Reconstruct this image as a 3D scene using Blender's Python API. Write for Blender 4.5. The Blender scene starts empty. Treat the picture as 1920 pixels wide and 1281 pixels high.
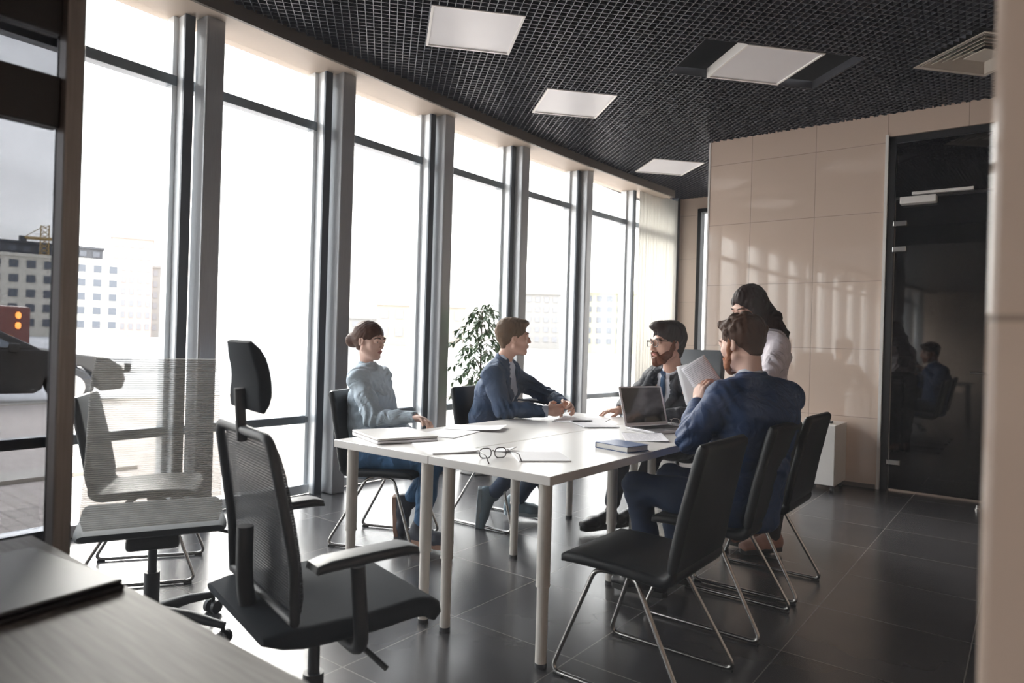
import bpy, bmesh, math, random
import numpy as np
from mathutils import Vector, Matrix
random.seed(7)
C = bpy.context.scene.collection
PI = math.pi
# ------------------------------------------------------------------ camera
YAW, PITCH, ROLL = math.radians(37.3395), 0.000972, 0.029209
cy, sy = math.cos(YAW), math.sin(YAW)
FW = Vector((-sy*math.cos(PITCH), cy*math.cos(PITCH), math.sin(PITCH)))
RT0 = Vector((cy, sy, 0)); UP0 = RT0.cross(FW)
RT = RT0*math.cos(ROLL) + UP0*math.sin(ROLL)
UP = -RT0*math.sin(ROLL) + UP0*math.cos(ROLL)
cd = bpy.data.cameras.new('camera'); cam = bpy.data.objects.new('camera', cd); C.objects.link(cam)
M = Matrix((RT, UP, -FW)).transposed().to_4x4(); M.translation = Vector((0, 0, 1.1826)); cam.matrix_world = M
cd.sensor_width = 36; cd.lens = 1276.6/1920*36; cd.clip_start = .03; cd.clip_end = 2000
cd.dof.use_dof = True; cd.dof.focus_distance = 3.7; cd.dof.aperture_fstop = 3.2
bpy.context.scene.camera = cam
S = bpy.context.scene
S.view_settings.view_transform = 'Standard'; S.view_settings.look = 'None'
S.view_settings.exposure = 1.0; S.view_settings.gamma = 1; S.view_settings.use_curve_mapping = False
S.cycles.use_denoising = True
S.cycles.max_bounces = 10; S.cycles.diffuse_bounces = 5; S.cycles.glossy_bounces = 4
S.cycles.transparent_max_bounces = 16; S.cycles.caustics_reflective = False; S.cycles.caustics_refractive = False
S.cycles.sample_clamp_indirect = 6
# ------------------------------------------------------------------ world: bright overcast sky with drifting grey cloud
w = bpy.data.worlds.new('sky'); S.world = w; w.use_nodes = True
nt = w.node_tree; nt.nodes.clear()
def N(t, **k):
    n = nt.nodes.new(t)
    for a, b in k.items(): setattr(n, a, b)
    return n
tc = N('ShaderNodeTexCoord'); sep = N('ShaderNodeSeparateXYZ'); nt.links.new(tc.outputs['Generated'], sep.inputs[0])
rp = N('ShaderNodeValToRGB'); nt.links.new(sep.outputs[2], rp.inputs[0])
e = rp.color_ramp.elements
e[0].position = 0.0; e[0].color = (.55, .535, .51, 1)
e[1].position = 1.0; e[1].color = (.80, .84, .92, 1)
x_ = e.new(.35); x_.color = (.66, .655, .65, 1)
mp = N('ShaderNodeMapping'); mp.inputs['Scale'].default_value = (1.4, 1.4, 6); nt.links.new(tc.outputs['Generated'], mp.inputs[0])
ns = N('ShaderNodeTexNoise'); ns.inputs['Scale'].default_value = 1.6; ns.inputs['Detail'].default_value = 5; nt.links.new(mp.outputs[0], ns.inputs[0])
mr = N('ShaderNodeMapRange'); mr.inputs[1].default_value = .35; mr.inputs[2].default_value = .65; mr.inputs[3].default_value = .72; mr.inputs[4].default_value = 1.15
nt.links.new(ns.outputs[0], mr.inputs[0])
vm = N('ShaderNodeVectorMath', operation='SCALE'); nt.links.new(rp.outputs[0], vm.inputs[0]); nt.links.new(mr.outputs[0], vm.inputs['Scale'])
bg = N('ShaderNodeBackground'); bg.inputs['Strength'].default_value = 5.0; nt.links.new(vm.outputs[0], bg.inputs['Color'])
ow = N('ShaderNodeOutputWorld'); nt.links.new(bg.outputs[0], ow.inputs[0])
# sun, veiled by cloud, low on the window side
sl = bpy.data.lights.new('sun', 'SUN'); sl.energy = 3.6; sl.angle = math.radians(24); sl.color = (1, .95, .88)
so = bpy.data.objects.new('sun', sl); C.objects.link(so)
so.rotation_euler = Vector((-1, .42, .62)).to_track_quat('Z', 'Y').to_euler()
# ------------------------------------------------------------------ materials
MATS = {}
def mat(name, col, rough=.5, metal=0, spec=.5, nscale=0, nvar=0, bscale=0, bump=0, sheen=0, coat=0, alpha=1, stretch=None, bdist=.002, wrinkle=0):
    if name in MATS: return MATS[name]
    m = bpy.data.materials.new(name); m.use_nodes = True; t = m.node_tree; b = t.nodes['Principled BSDF']
    b.inputs['Base Color'].default_value = (*col, 1); b.inputs['Roughness'].default_value = rough
    b.inputs['Metallic'].default_value = metal; b.inputs['Specular IOR Level'].default_value = spec
    b.inputs['Sheen Weight'].default_value = sheen; b.inputs['Coat Weight'].default_value = coat; b.inputs['Alpha'].default_value = alpha
    co = t.nodes.new('ShaderNodeTexCoord'); src = co.outputs['Object']
    if stretch:
        q = t.nodes.new('ShaderNodeMapping'); q.inputs['Scale'].default_value = stretch; t.links.new(src, q.inputs[0]); src = q.outputs[0]
    n = t.nodes.new('ShaderNodeTexNoise'); n.inputs['Scale'].default_value = nscale or 8; n.inputs['Detail'].default_value = 4; t.links.new(src, n.inputs[0])
    mx = t.nodes.new('ShaderNodeMix'); mx.data_type = 'RGBA'; v = nvar or .04
    mx.inputs[6].default_value = (*[c*(1-v) for c in col], 1); mx.inputs[7].default_value = (*[min(1, c*(1+v)) for c in col], 1)
    t.links.new(n.outputs[0], mx.inputs[0]); t.links.new(mx.outputs[2], b.inputs['Base Color'])
    if bump:
        n2 = t.nodes.new('ShaderNodeTexNoise'); n2.inputs['Scale'].default_value = bscale; n2.inputs['Detail'].default_value = 3; t.links.new(src, n2.inputs[0])
        bp = t.nodes.new('ShaderNodeBump'); bp.inputs['Strength'].default_value = bump; bp.inputs['Distance'].default_value = bdist
        t.links.new(n2.outputs[0], bp.inputs['Height']); t.links.new(bp.outputs[0], b.inputs['Normal'])
    if wrinkle:
        n3 = t.nodes.new('ShaderNodeTexNoise'); n3.inputs['Scale'].default_value = 9; n3.inputs['Detail'].default_value = 2.5; n3.inputs['Distortion'].default_value = 1.6; t.links.new(src, n3.inputs[0])
        b3 = t.nodes.new('ShaderNodeBump'); b3.inputs['Strength'].default_value = wrinkle; b3.inputs['Distance'].default_value = .03
        t.links.new(n3.outputs[0], b3.inputs['Height'])
        if b.inputs['Normal'].links: t.links.new(b.inputs['Normal'].links[0].from_socket, b3.inputs['Normal'])
        t.links.new(b3.outputs[0], b.inputs['Normal'])
    MATS[name] = m; return m
def glass(name, tint, refl=1.0, rough=0.0):
    if name in MATS: return MATS[name]
    m = bpy.data.materials.new(name); m.use_nodes = True; t = m.node_tree; t.nodes.clear()
    o = t.nodes.new('ShaderNodeOutputMaterial'); mx = t.nodes.new('ShaderNodeMixShader')
    tr = t.nodes.new('ShaderNodeBsdfTransparent'); tr.inputs[0].default_value = (*tint, 1)
    g = t.nodes.new('ShaderNodeBsdfGlossy'); g.inputs['Roughness'].default_value = rough
    f = t.nodes.new('ShaderNodeLayerWeight'); f.inputs['Blend'].default_value = .5
    pw = t.nodes.new('ShaderNodeMath'); pw.operation = 'POWER'; pw.inputs[1].default_value = 5; t.links.new(f.outputs['Facing'], pw.inputs[0])
    k = t.nodes.new('ShaderNodeMath'); k.operation = 'MULTIPLY_ADD'; k.inputs[1].default_value = refl*.9; k.inputs[2].default_value = refl*.04
    t.links.new(pw.outputs[0], k.inputs[0]); t.links.new(k.outputs[0], mx.inputs[0]); t.links.new(tr.outputs[0], mx.inputs[1]); t.links.new(g.outputs[0], mx.inputs[2]); t.links.new(mx.outputs[0], o.inputs[0])
    MATS[name] = m; return m
def gridmat(name, col, line, ax, sp, off, width, rough, spec=.5, nvar=.08, nscale=3, rvar=0, coat=0):
    """tiles: ax = two axis indices, sp/off spacing and offset, world-aligned (objects sit at the origin)"""
    m = bpy.data.materials.new(name); m.use_nodes = True; t = m.node_tree; b = t.nodes['Principled BSDF']
    b.inputs['Roughness'].default_value = rough; b.inputs['Specular IOR Level'].default_value = spec; b.inputs['Coat Weight'].default_value = coat
    co = t.nodes.new('ShaderNodeTexCoord'); s = t.nodes.new('ShaderNodeSeparateXYZ'); t.links.new(co.outputs['Object'], s.inputs[0])
    def mth(op, a, bb):
        n = t.nodes.new('ShaderNodeMath'); n.operation = op
        for i, v in enumerate((a, bb)):
            if v is None: continue
            if isinstance(v, (int, float)): n.inputs[i].default_value = v
            else: t.links.new(v, n.inputs[i])
        return n.outputs[0]
    ds = []; ids = []
    for a, spc, of in zip(ax, sp, off):
        u = mth('DIVIDE', mth('SUBTRACT', s.outputs[a], of), spc); fr = mth('FRACT', u, None)
        d = mth('MULTIPLY', mth('SUBTRACT', .5, mth('ABSOLUTE', mth('SUBTRACT', fr, .5), None)), spc)
        ds.append(d); ids.append(mth('FLOOR', u, None))
    lin = mth('LESS_THAN', mth('MINIMUM', ds[0], ds[1]), width)
    cmb = t.nodes.new('ShaderNodeCombineXYZ'); t.links.new(ids[0], cmb.inputs[0]); t.links.new(ids[1], cmb.inputs[1])
    wn = t.nodes.new('ShaderNodeTexWhiteNoise'); t.links.new(cmb.outputs[0], wn.inputs[0])
    nz = t.nodes.new('ShaderNodeTexNoise'); nz.inputs['Scale'].default_value = nscale; nz.inputs['Detail'].default_value = 5; t.links.new(co.outputs['Object'], nz.inputs[0])
    f = mth('ADD', mth('MULTIPLY', wn.outputs[0], .5), mth('MULTIPLY', nz.outputs[0], .5))
    mx = t.nodes.new('ShaderNodeMix'); mx.data_type = 'RGBA'; t.links.new(f, mx.inputs[0])
    mx.inputs[6].default_value = (*[c*(1-nvar) for c in col], 1); mx.inputs[7].default_value = (*[c*(1+nvar) for c in col], 1)
    m2 = t.nodes.new('ShaderNodeMix'); m2.data_type = 'RGBA'; t.links.new(lin, m2.inputs[0]); t.links.new(mx.outputs[2], m2.inputs[6]); m2.inputs[7].default_value = (*line, 1)
    t.links.new(m2.outputs[2], b.inputs['Base Color'])
    r = mth('ADD', mth('MULTIPLY', nz.outputs[0], rvar), rough - rvar*.5); t.links.new(r, b.inputs['Roughness'])
    bp = t.nodes.new('ShaderNodeBump'); bp.inputs['Strength'].default_value = .5; bp.inputs['Distance'].default_value = .001; bp.invert = True
    t.links.new(lin, bp.inputs['Height']); t.links.new(bp.outputs[0], b.inputs['Normal'])
    MATS[name] = m; return m
# ------------------------------------------------------------------ mesh helpers
class MB:
    def __init__(s): s.v = []; s.f = []; s.mi = []
    def add(s, vs, fs, mi=0):
        o = len(s.v); s.v += [tuple(v) for v in vs]; s.f += [tuple(o+i for i in f) for f in fs]; s.mi += [mi]*len(fs); return s
    def box(s, a, b, M=None, mi=0):
        x0, y0, z0 = a; x1, y1, z1 = b
        vs = [Vector(p) for p in ((x0,y0,z0),(x1,y0,z0),(x1,y1,z0),(x0,y1,z0),(x0,y0,z1),(x1,y0,z1),(x1,y1,z1),(x0,y1,z1))]
        if M is not None: vs = [M @ v for v in vs]
        return s.add(vs, [(0,3,2,1),(4,5,6,7),(0,1,5,4),(1,2,6,5),(2,3,7,6),(3,0,4,7)], mi)
    def tube(s, pts, r, n=10, closed=False, cap=True, mi=0, shape=None, up=None):
        """round (or shaped) section swept along pts with a carried frame"""
        P = [Vector(p) for p in pts]; L = len(P)
        rs = r if isinstance(r, (list, tuple)) else [r]*L
        T = []
        for i in range(L):
            if closed: t = P[(i+1) % L]-P[i-1]
            else: t = P[min(i+1, L-1)]-P[max(i-1, 0)]
            T.append(t.normalized() if t.length > 1e-9 else Vector((0,0,1)))
        u = Vector(up) if up else (Vector((0,0,1)) if abs(T[0].z) < .9 else Vector((1,0,0)))
        rings = []
        for i in range(L):
            u = (u - T[i]*u.dot(T[i])).normalized(); v = T[i].cross(u)
            if shape: ring = [P[i]+u*(a*rs[i])+v*(b*rs[i]) for a, b in shape]
            else: ring = [P[i]+(u*math.cos(2*PI*k/n)+v*math.sin(2*PI*k/n))*rs[i] for k in range(n)]
            rings.append(ring)
        m = len(rings[0]); vs = [p for q in rings for p in q]; fs = []
        for i in range(L if closed else L-1):
            j = (i+1) % L
            for k in range(m): fs.append((i*m+k, i*m+(k+1) % m, j*m+(k+1) % m, j*m+k))
        if cap and not closed: fs.append(tuple(range(m))[::-1]); fs.append(tuple((L-1)*m+k for k in range(m)))
        return s.add(vs, fs, mi)
    def cyl(s, a, b, r, n=20, r2=None, mi=0):
        return s.tube([a, b], [r, r if r2 is None else r2], n, mi=mi)
    def lathe(s, prof, c=(0,0,0), n=28, mi=0):
        vs = [(c[0]+r*math.cos(2*PI*k/n), c[1]+r*math.sin(2*PI*k/n), c[2]+z) for r, z in prof for k in range(n)]
        fs = [(i*n+k, i*n+(k+1) % n, (i+1)*n+(k+1) % n, (i+1)*n+k) for i in range(len(prof)-1) for k in range(n)]
        fs += [tuple(range(n))[::-1], tuple((len(prof)-1)*n+k for k in range(n))]
        return s.add(vs, fs, mi)
    def extrude(s, poly, z0, z1, M=None, mi=0):
        n = len(poly); vs = [Vector((x, y, z0)) for x, y in poly]+[Vector((x, y, z1)) for x, y in poly]
        if M is not None: vs = [M @ v for v in vs]
        return s.add(vs, [tuple(range(n))[::-1], tuple(range(n, 2*n))]+[(i, (i+1) % n, n+(i+1) % n, n+i) for i in range(n)], mi)
    def build(s, name, m, parent=None, bevel=0, smooth=True, seg=2, sub=0, origin=None):
        me = bpy.data.meshes.new(name)
        vs = s.v
        if origin is not None: vs = [(x-origin[0], y-origin[1], z-origin[2]) for x, y, z in vs]
        me.from_pydata(vs, [], s.f)
        ms = m if isinstance(m, (list, tuple)) else [m]
        for q in ms: me.materials.append(q)
        if len(ms) > 1: me.polygons.foreach_set('material_index', s.mi)
        bm = bmesh.new(); bm.from_mesh(me); bmesh.ops.recalc_face_normals(bm, faces=bm.faces); bm.to_mesh(me); bm.free()
        o = bpy.data.objects.new(name, me); C.objects.link(o)
        if origin is not None: o.location = origin
        if parent is not None: o.parent = parent
        if smooth:
            me.polygons.foreach_set('use_smooth', [True]*len(me.polygons))
            if not sub: me.set_sharp_from_angle(angle=math.radians(38))
        if bevel:
            b = o.modifiers.new('bevel', 'BEVEL'); b.width = bevel; b.segments = seg; b.limit_method = 'ANGLE'; b.angle_limit = math.radians(35)
        if sub:
            b = o.modifiers.new('sub', 'SUBSURF'); b.levels = sub; b.render_levels = sub
        return o
def thing(name, label, cat, loc=(0,0,0), rz=0, group=None):
    o = bpy.data.objects.new(name, None); C.objects.link(o); o.empty_display_size = .1
    o.location = loc; o.rotation_euler = (0, 0, rz); return tag(o, label, cat, group)
def tag(o, label, cat, group=None):
    o['label'] = label; o['category'] = cat
    if group: o['group'] = group
    return o
def struct(o, label=None):
    o['kind'] = 'structure'
    if label: o['label'] = label
    return o
def copy_tree(o, parent=None):
    c = o.copy(); C.objects.link(c)
    if parent is not None: c.parent = parent
    for ch in list(o.children): copy_tree(ch, c)
    return c
def rrect(w, h, r, n=4):
    out = []
    for cx_, cy_, a0 in ((w/2-r, h/2-r, 0), (-w/2+r, h/2-r, 90), (-w/2+r, -h/2+r, 180), (w/2-r, -h/2+r, 270)):
        for k in range(n+1):
            a = math.radians(a0+90*k/n); out.append((cx_+r*math.cos(a), cy_+r*math.sin(a)))
    return out
def fillet(pts, r, n=5):
    """round the inner corners of a polyline"""
    P = [Vector(p) for p in pts]; out = [P[0]]
    for i in range(1, len(P)-1):
        a = (P[i-1]-P[i]).normalized(); b = (P[i+1]-P[i]).normalized(); ra = r if not isinstance(r, list) else r[i-1]
        p0 = P[i]+a*ra; p1 = P[i]+b*ra
        for k in range(n+1):
            t = k/n; out.append(p0*(1-t)**2+P[i]*2*t*(1-t)+p1*t*t)
    out.append(P[-1]); return out
# ------------------------------------------------------------------ implicit surfaces (for bodies, clothes, hair)
class SDF:
    def __init__(s): s.ops = []
    def _a(s, fn, lo, hi, k, sub, col=0): s.ops.append((fn, np.array(lo), np.array(hi), k, sub, col)); return s
    def cone(s, a, b, ra, rb, k=.01, sub=False):
        a = np.array(a, float); b = np.array(b, float); ba = b-a; L2 = ba@ba+1e-12; r = max(ra, rb)
        def fn(P):
            pa = P-a; h = np.clip((pa@ba)/L2, 0, 1); d = pa-h[..., None]*ba
            return np.sqrt((d*d).sum(-1))-(ra+(rb-ra)*h)
        return s._a(fn, np.minimum(a, b)-r, np.maximum(a, b)+r, k, sub)
    def chain(s, pts, rs, k=.01, sub=False):
        for i in range(len(pts)-1): s.cone(pts[i], pts[i+1], rs[i], rs[i+1], k, sub)
        return s
    def ell(s, c, r, R=None, k=.01, sub=False, F=None):
        c = np.array(c, float); r = np.array(r, float); R_ = np.eye(3) if R is None else np.array(R)   # rows = local axes in world
        def fn(P):
            q = (P-c)@R_.T; k0 = np.sqrt(((q/r)**2).sum(-1)); k1 = np.sqrt(((q/(r*r))**2).sum(-1))+1e-9
            return k0*(k0-1)/k1
        m = r.max(); return s._a(fn, c-m, c+m, k, sub)
    def loft(s, pts, rx, ry, side, k=.01, n=2.3, sub=False, cap=.5):
        """elliptic tube; side = direction of the rx radius (per point or single)"""
        P_ = [np.array(p, float) for p in pts]; sd = side if isinstance(side[0], (list, tuple, np.ndarray)) else [side]*len(P_)
        for i in range(len(P_)-1):
            a, b = P_[i], P_[i+1]; ba = b-a; L = np.linalg.norm(ba); t = ba/L; s0 = np.array(sd[i], float); s1 = np.array(sd[i+1], float)
            rx0, rx1, ry0, ry1 = rx[i], rx[i+1], ry[i], ry[i+1]
            def fn(P, a=a, t=t, L=L, s0=s0, s1=s1, rx0=rx0, rx1=rx1, ry0=ry0, ry1=ry1):
                pa = P-a; ax = pa@t; h = np.clip(ax/L, 0, 1); over = ax-h*L
                sv = s0+(s1-s0)*h[..., None]; sv = sv-(sv@t)[..., None]*t; sv = sv/(np.linalg.norm(sv, axis=-1)[..., None]+1e-9)
                dd = pa-(h*L)[..., None]*t-over[..., None]*t
                x = (dd*sv).sum(-1); y2 = np.maximum((dd*dd).sum(-1)-x*x, 0); y = np.sqrt(y2)
                X = rx0+(rx1-rx0)*h; Y = ry0+(ry1-ry0)*h; m = np.minimum(X, Y); Z = m*cap
                q = (np.abs(x/X)**n+(y/Y)**n+np.abs(over/Z)**n)**(1/n)
                return (q-1)*m
            m = max(rx0, rx1, ry0, ry1); s._a(fn, np.minimum(a, b)-m, np.maximum(a, b)+m, k, sub)
        return s
    def half(s, c, nrm, lo, hi, k=.004):
        """cut away everything on the side nrm points to, inside the box lo..hi"""
        c = np.array(c, float); nrm = np.array(nrm, float); nrm = nrm/np.linalg.norm(nrm)
        return s._a(lambda P: -((P-c)@nrm), lo, hi, k, True)
    def mesh(s, h, disp=None, pad=.03):
        lo = np.min([o[1] for o in s.ops if not o[4]], axis=0)-pad; hi = np.max([o[2] for o in s.ops if not o[4]], axis=0)+pad
        n = np.ceil((hi-lo)/h).astype(int)+1
        ax = [lo[i]+h*np.arange(n[i]) for i in range(3)]; D = np.full(n, 1.0, dtype=np.float32)
        for fn, a, b, k, sub, _ in s.ops:
            i0 = np.maximum(((a-lo-k-2*h)/h).astype(int), 0); i1 = np.minimum(((b-lo+k+2*h)/h).astype(int)+1, n)
            if np.any(i1 <= i0): continue
            sl = tuple(slice(p, q) for p, q in zip(i0, i1)); G = np.stack(np.meshgrid(*[ax[j][sl[j]] for j in range(3)], indexing='ij'), -1)
            d = fn(G); c = D[sl]
            if sub: d = -d; hh = np.clip(.5-.5*(c-d)/k, 0, 1); D[sl] = c+(d-c)*hh+k*hh*(1-hh)
            else: hh = np.clip(.5+.5*(c-d)/k, 0, 1); D[sl] = c+(d-c)*hh-k*hh*(1-hh)
        if disp is not None:
            G = np.stack(np.meshgrid(*ax, indexing='ij'), -1); mk = np.abs(D) < .04; D[mk] += disp(G[mk]).astype(np.float32)
        return nets(D, lo, h)
def nets(D, lo, h):
    I = D < 0; cn = [(a, b, c) for a in (0, 1) for b in (0, 1) for c in (0, 1)]
    sh = tuple(x-1 for x in D.shape); cnt = np.zeros(sh, np.int8)
    for a, b, c in cn: cnt += I[a:a+sh[0], b:b+sh[1], c:c+sh[2]]
    act = (cnt > 0) & (cnt < 8); idx = np.argwhere(act); V = np.stack([D[idx[:, 0]+a, idx[:, 1]+b, idx[:, 2]+c] for a, b, c in cn], 1)
    acc = np.zeros((len(idx), 3)); w_ = np.zeros(len(idx)); cnA = np.array(cn, float)
    for i in range(8):
        for j in range(i+1, 8):
            if np.abs(cnA[i]-cnA[j]).sum() != 1: continue
            m = (V[:, i] < 0) != (V[:, j] < 0); t = V[:, i]/(V[:, i]-V[:, j]+1e-12*(V[:, i] == V[:, j]))
            p = cnA[i]+(cnA[j]-cnA[i])*t[:, None]; acc[m] += p[m]; w_[m] += 1
    verts = lo+h*(idx+acc/w_[:, None]); ids = -np.ones(sh, np.int64); ids[tuple(idx.T)] = np.arange(len(idx)); F = []
    for axis in range(3):
        o1, o2 = [q for q in range(3) if q != axis]
        A = np.take(I, range(0, D.shape[axis]-1), axis); B = np.take(I, range(1, D.shape[axis]), axis); E = np.argwhere(A != B)
        E = E[(E[:, o1] > 0) & (E[:, o2] > 0) & (E[:, o1] < D.shape[o1]-1) & (E[:, o2] < D.shape[o2]-1)]
        q = []
        for d1, d2 in ((0, 0), (1, 0), (1, 1), (0, 1)):
            e_ = E.copy(); e_[:, o1] -= d1; e_[:, o2] -= d2; q.append(ids[tuple(e_.T)])
        Q = np.stack(q, 1); flip = I[tuple(E.T)]
        if axis == 1: flip = ~flip
        Q[flip] = Q[flip][:, ::-1]; F.append(Q)
    return verts, np.concatenate(F)
def npmesh(name, parts, mats, parent=None, smooth=True):
    """parts: list of (verts, quads, material index)"""
    me = bpy.data.meshes.new(name); vs = []; fs = []; mi = []; o = 0
    for v, f, i in parts: vs.append(v); fs.append(f+o); mi += [i]*len(f); o += len(v)
    vs = np.concatenate(vs); fs = np.concatenate(fs)
    me.vertices.add(len(vs)); me.vertices.foreach_set('co', vs.ravel()); me.loops.add(len(fs)*4); me.polygons.add(len(fs))
    me.loops.foreach_set('vertex_index', fs.ravel()); me.polygons.foreach_set('loop_start', np.arange(len(fs))*4)
    for m in mats: me.materials.append(m)
    me.polygons.foreach_set('material_index', np.array(mi, np.int32)); me.update(calc_edges=True); me.validate()
    me.polygons.foreach_set('use_smooth', [smooth]*len(me.polygons))
    ob = bpy.data.objects.new(name, me); C.objects.link(ob)
    if parent is not None: ob.parent = parent
    return ob
# ------------------------------------------------------------------ palette
alu_l = mat('light_aluminium', (.86, .90, .93), .25, .15, .6)
alu_d = mat('dark_aluminium', (.09, .105, .125), .4, 0, .5)
alu_t = mat('transom_aluminium', (.20, .23, .26), .35, .1, .5)
alu_m = mat('grey_aluminium', (.40, .41, .43), .32, .25, .5, stretch=(30, 30, 1), nvar=.15)
cream = mat('cream_plaster', (.50, .415, .345), .55)
black_m = mat('matt_black', (.012, .013, .016), .7)
hazy_glass = glass('partition_glass', (.985, .985, .985), .05)
_t = hazy_glass.node_tree; _o = _t.nodes['Material Output']; _src = _o.inputs[0].links[0].from_socket     # pale translucent veil mixed into the pane, standing for haze that lifts blacks
_d = _t.nodes.new('ShaderNodeBsdfTranslucent'); _d.inputs[0].default_value = (.80, .86, .95, 1); _m = _t.nodes.new('ShaderNodeMixShader'); _m.inputs[0].default_value = .013
_t.links.new(_src, _m.inputs[1]); _t.links.new(_d.outputs[0], _m.inputs[2]); _t.links.new(_m.outputs[0], _o.inputs[0])
clear = glass('clear_glass', (.96, .97, .97), 1.0)
tint = glass('dimming_glass', (.34, .345, .36), .5)  # tint added to darken the bright view through the left leaf
beige = gridmat('beige_wall_tile', (.68, .545, .455), (.36, .28, .23), (0, 2), (.585, .6), (-1.03, .01), .0022, .035, .9, .05, 2, .0)
floor_m = gridmat('charcoal_floor_tile', (.058, .057, .061), (.19, .18, .17), (0, 1), (.59, .6), (-.167, 2.194), .0022, .24, .6, .22, 3, .12)
white_l = mat('white_lacquer', (.80, .78, .76), .28, 0, .5)
chrome = mat('chrome', (.72, .70, .68), .18, 1)
steel = mat('brushed_steel', (.55, .54, .53), .35, 1)
CEIL = 3.25; WY = 6.645
def facX(Y):                         # inner face of the gently curved glass front
    return -4.24+.012*max(0, Y-4.2)**2+.006*max(0, 3-Y)**2
# ------------------------------------------------------------------ floor, ground
m = MB(); m.box((-4.3, -13, -.06), (1.7, 9.6, 0)); struct(m.build('floor', floor_m, smooth=False), 'dark charcoal tiled floor with fine pale joints')
pave = gridmat('clay_paving', (.60, .53, .47), (.40, .34, .30), (0, 1), (.22, .11), (0, 0), .006, .8, .3, .15, 1)
m = MB(); m.box((-13.5, -30, -.3), (-4.6, 40, -.12)); struct(m.build('pavement', pave, smooth=False), 'brown brick pavement outside the glass front')
grat = gridmat('entrance_grating', (.06, .075, .08), (.015, .02, .02), (0, 1), (.04, .4), (0, 0), .008, .6, .4)
m = MB(); m.box((-5.9, -3, -.12), (-4.6, .9, -.09)); struct(m.build('entrance_mat', grat, smooth=False), 'dark ribbed entrance grating outside the first windows')
asph = mat('pale_asphalt', (.55, .54, .53), .85, nscale=.3, nvar=.2)
m = MB(); m.box((-400, -300, -.5), (-13.5, 400, -.22)); struct(m.build('car_park', asph, smooth=False), 'pale open car park beyond the pavement')
kerb = mat('kerb_stone', (.6, .55, .48), .8)
m = MB(); m.box((-13.8, -30, -.22), (-13.5, 40, -.1)); m.box((-7.1, -3, -.12), (-6.7, 3, -.085)); struct(m.build('kerb', kerb, smooth=False), 'pale kerb edging between pavement and car park')
# ------------------------------------------------------------------ glass front: bays between mullions
MY = [-12.1, -11, -9.9, -8.8, -7.7, -6.6, -5.5, -4.4, -3.3, -2.5, -1.4, -.25, .88, 2.105, 3.17, 4.29, 5.44, 6.62, 7.83]        # face of each mullion (near edge)
def onf(Y, off=0): return facX(Y)+off
for i, y in enumerate(MY):
    X = facX(y); nm = 'trim_%d' % (i+20)
    root = bpy.data.objects.new(nm, None); C.objects.link(root); struct(root, 'window mullion with pale side and steel post behind it'); root.location = (X, y, 0)
    b = MB(); b.box((X-.17, y, 0), (X, y+.055, CEIL)); b.build('mullion', alu_l, smooth=False, bevel=.003, origin=(X, y, 0)).parent = root
    b = MB(); b.box((X-.012, y-.004, 0), (X+.008, y+.058, CEIL)); b.build('backlit_strip', alu_d, smooth=False, origin=(X, y, 0)).parent = root  # dark strip paints the backlit shade on the mullion's room face
    if i < len(MY)-1:
        b = MB(); c0 = y+(.085 if y < 4.5 else .06); dX = X+.10
        sec = [(dX-.14, c0), (dX, c0), (dX, c0+.125), (dX-.14, c0+.125)]
        b.extrude(sec, 0, CEIL); b.build('steel_post', alu_m, smooth=False, bevel=.012, origin=(X, y, 0)).parent = root
    for c in root.children: c.location = (0, 0, 0)
for i in range(len(MY)):
    y0 = MY[i]+.055; y1 = MY[i+1] if i+1 < len(MY) else 8.9
    x0 = facX(y0)-.12; x1 = facX(y1)-.12
    root = bpy.data.objects.new('window_%d' % (i+1), None); C.objects.link(root); struct(root, 'tall window bay with transom, low rail and bottom sill'); root.location = (x0, y0, 0)
    d = Vector((x1-x0, y1-y0, 0)); L = d.length; Mx = Matrix.Translation((0, 0, 0)) @ Matrix.Rotation(math.atan2(d.y, d.x), 4, 'Z')
    b = MB(); b.box((0, -.012, .08), (L, .004, CEIL), Mx); b.build('glass_pane', clear, root, smooth=False)
    b = MB(); b.box((0, -.035, 2.735), (L, .05, 2.80), Mx); b.build('transom', alu_t, root, smooth=False, bevel=.004)
    b = MB(); b.box((0, -.03, .525), (L, .05, .585), Mx); b.build('low_rail', alu_t, root, smooth=False, bevel=.008)
    b = MB(); b.box((0, -.05, 0), (L, .06, .07), Mx); b.build('sill', alu_l, root, smooth=False, bevel=.004)
    b = MB(); b.box((0, -.03, .07), (.022, .045, CEIL), Mx); b.box((L-.03, -.03, .07), (L, .045, CEIL), Mx); b.build('side_frame', alu_l, root, smooth=False)
# sheer curtain in the last bay
cur = mat('sheer_curtain', (.86, .85, .85), .8)
cur.node_tree.nodes['Principled BSDF'].inputs['Transmission Weight'].default_value = 0
t = cur.node_tree; bsdf = t.nodes['Principled BSDF']; tl = t.nodes.new('ShaderNodeBsdfTranslucent'); tl.inputs[0].default_value = (.85, .84, .80, 1)
ad = t.nodes.new('ShaderNodeMixShader'); ad.inputs[0].default_value = .55; t.links.new(bsdf.outputs[0], ad.inputs[1]); t.links.new(tl.outputs[0], ad.inputs[2]); t.links.new(ad.outputs[0], t.nodes['Material Output'].inputs[0])
b = MB(); n = 150; vs = []; pr = [(facX(7.9)+.03+(facX(8.85)-facX(7.9))*k/n+.022*math.sin(k*.62)+.006*math.sin(k*1.7), 7.92+.95*k/n) for k in range(n+1)]
vs = [(x, y, .1) for x, y in pr]+[(x, y, CEIL-.05) for x, y in pr]
b.add(vs, [(k, k+1, n+2+k, n+1+k) for k in range(n)])
o = b.build('curtain', cur); so_ = o.modifiers.new('t', 'SOLIDIFY'); so_.thickness = .002
tag(o, 'white sheer pleated curtain hanging in the window bay beside the beige wall', 'curtain')
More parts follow.
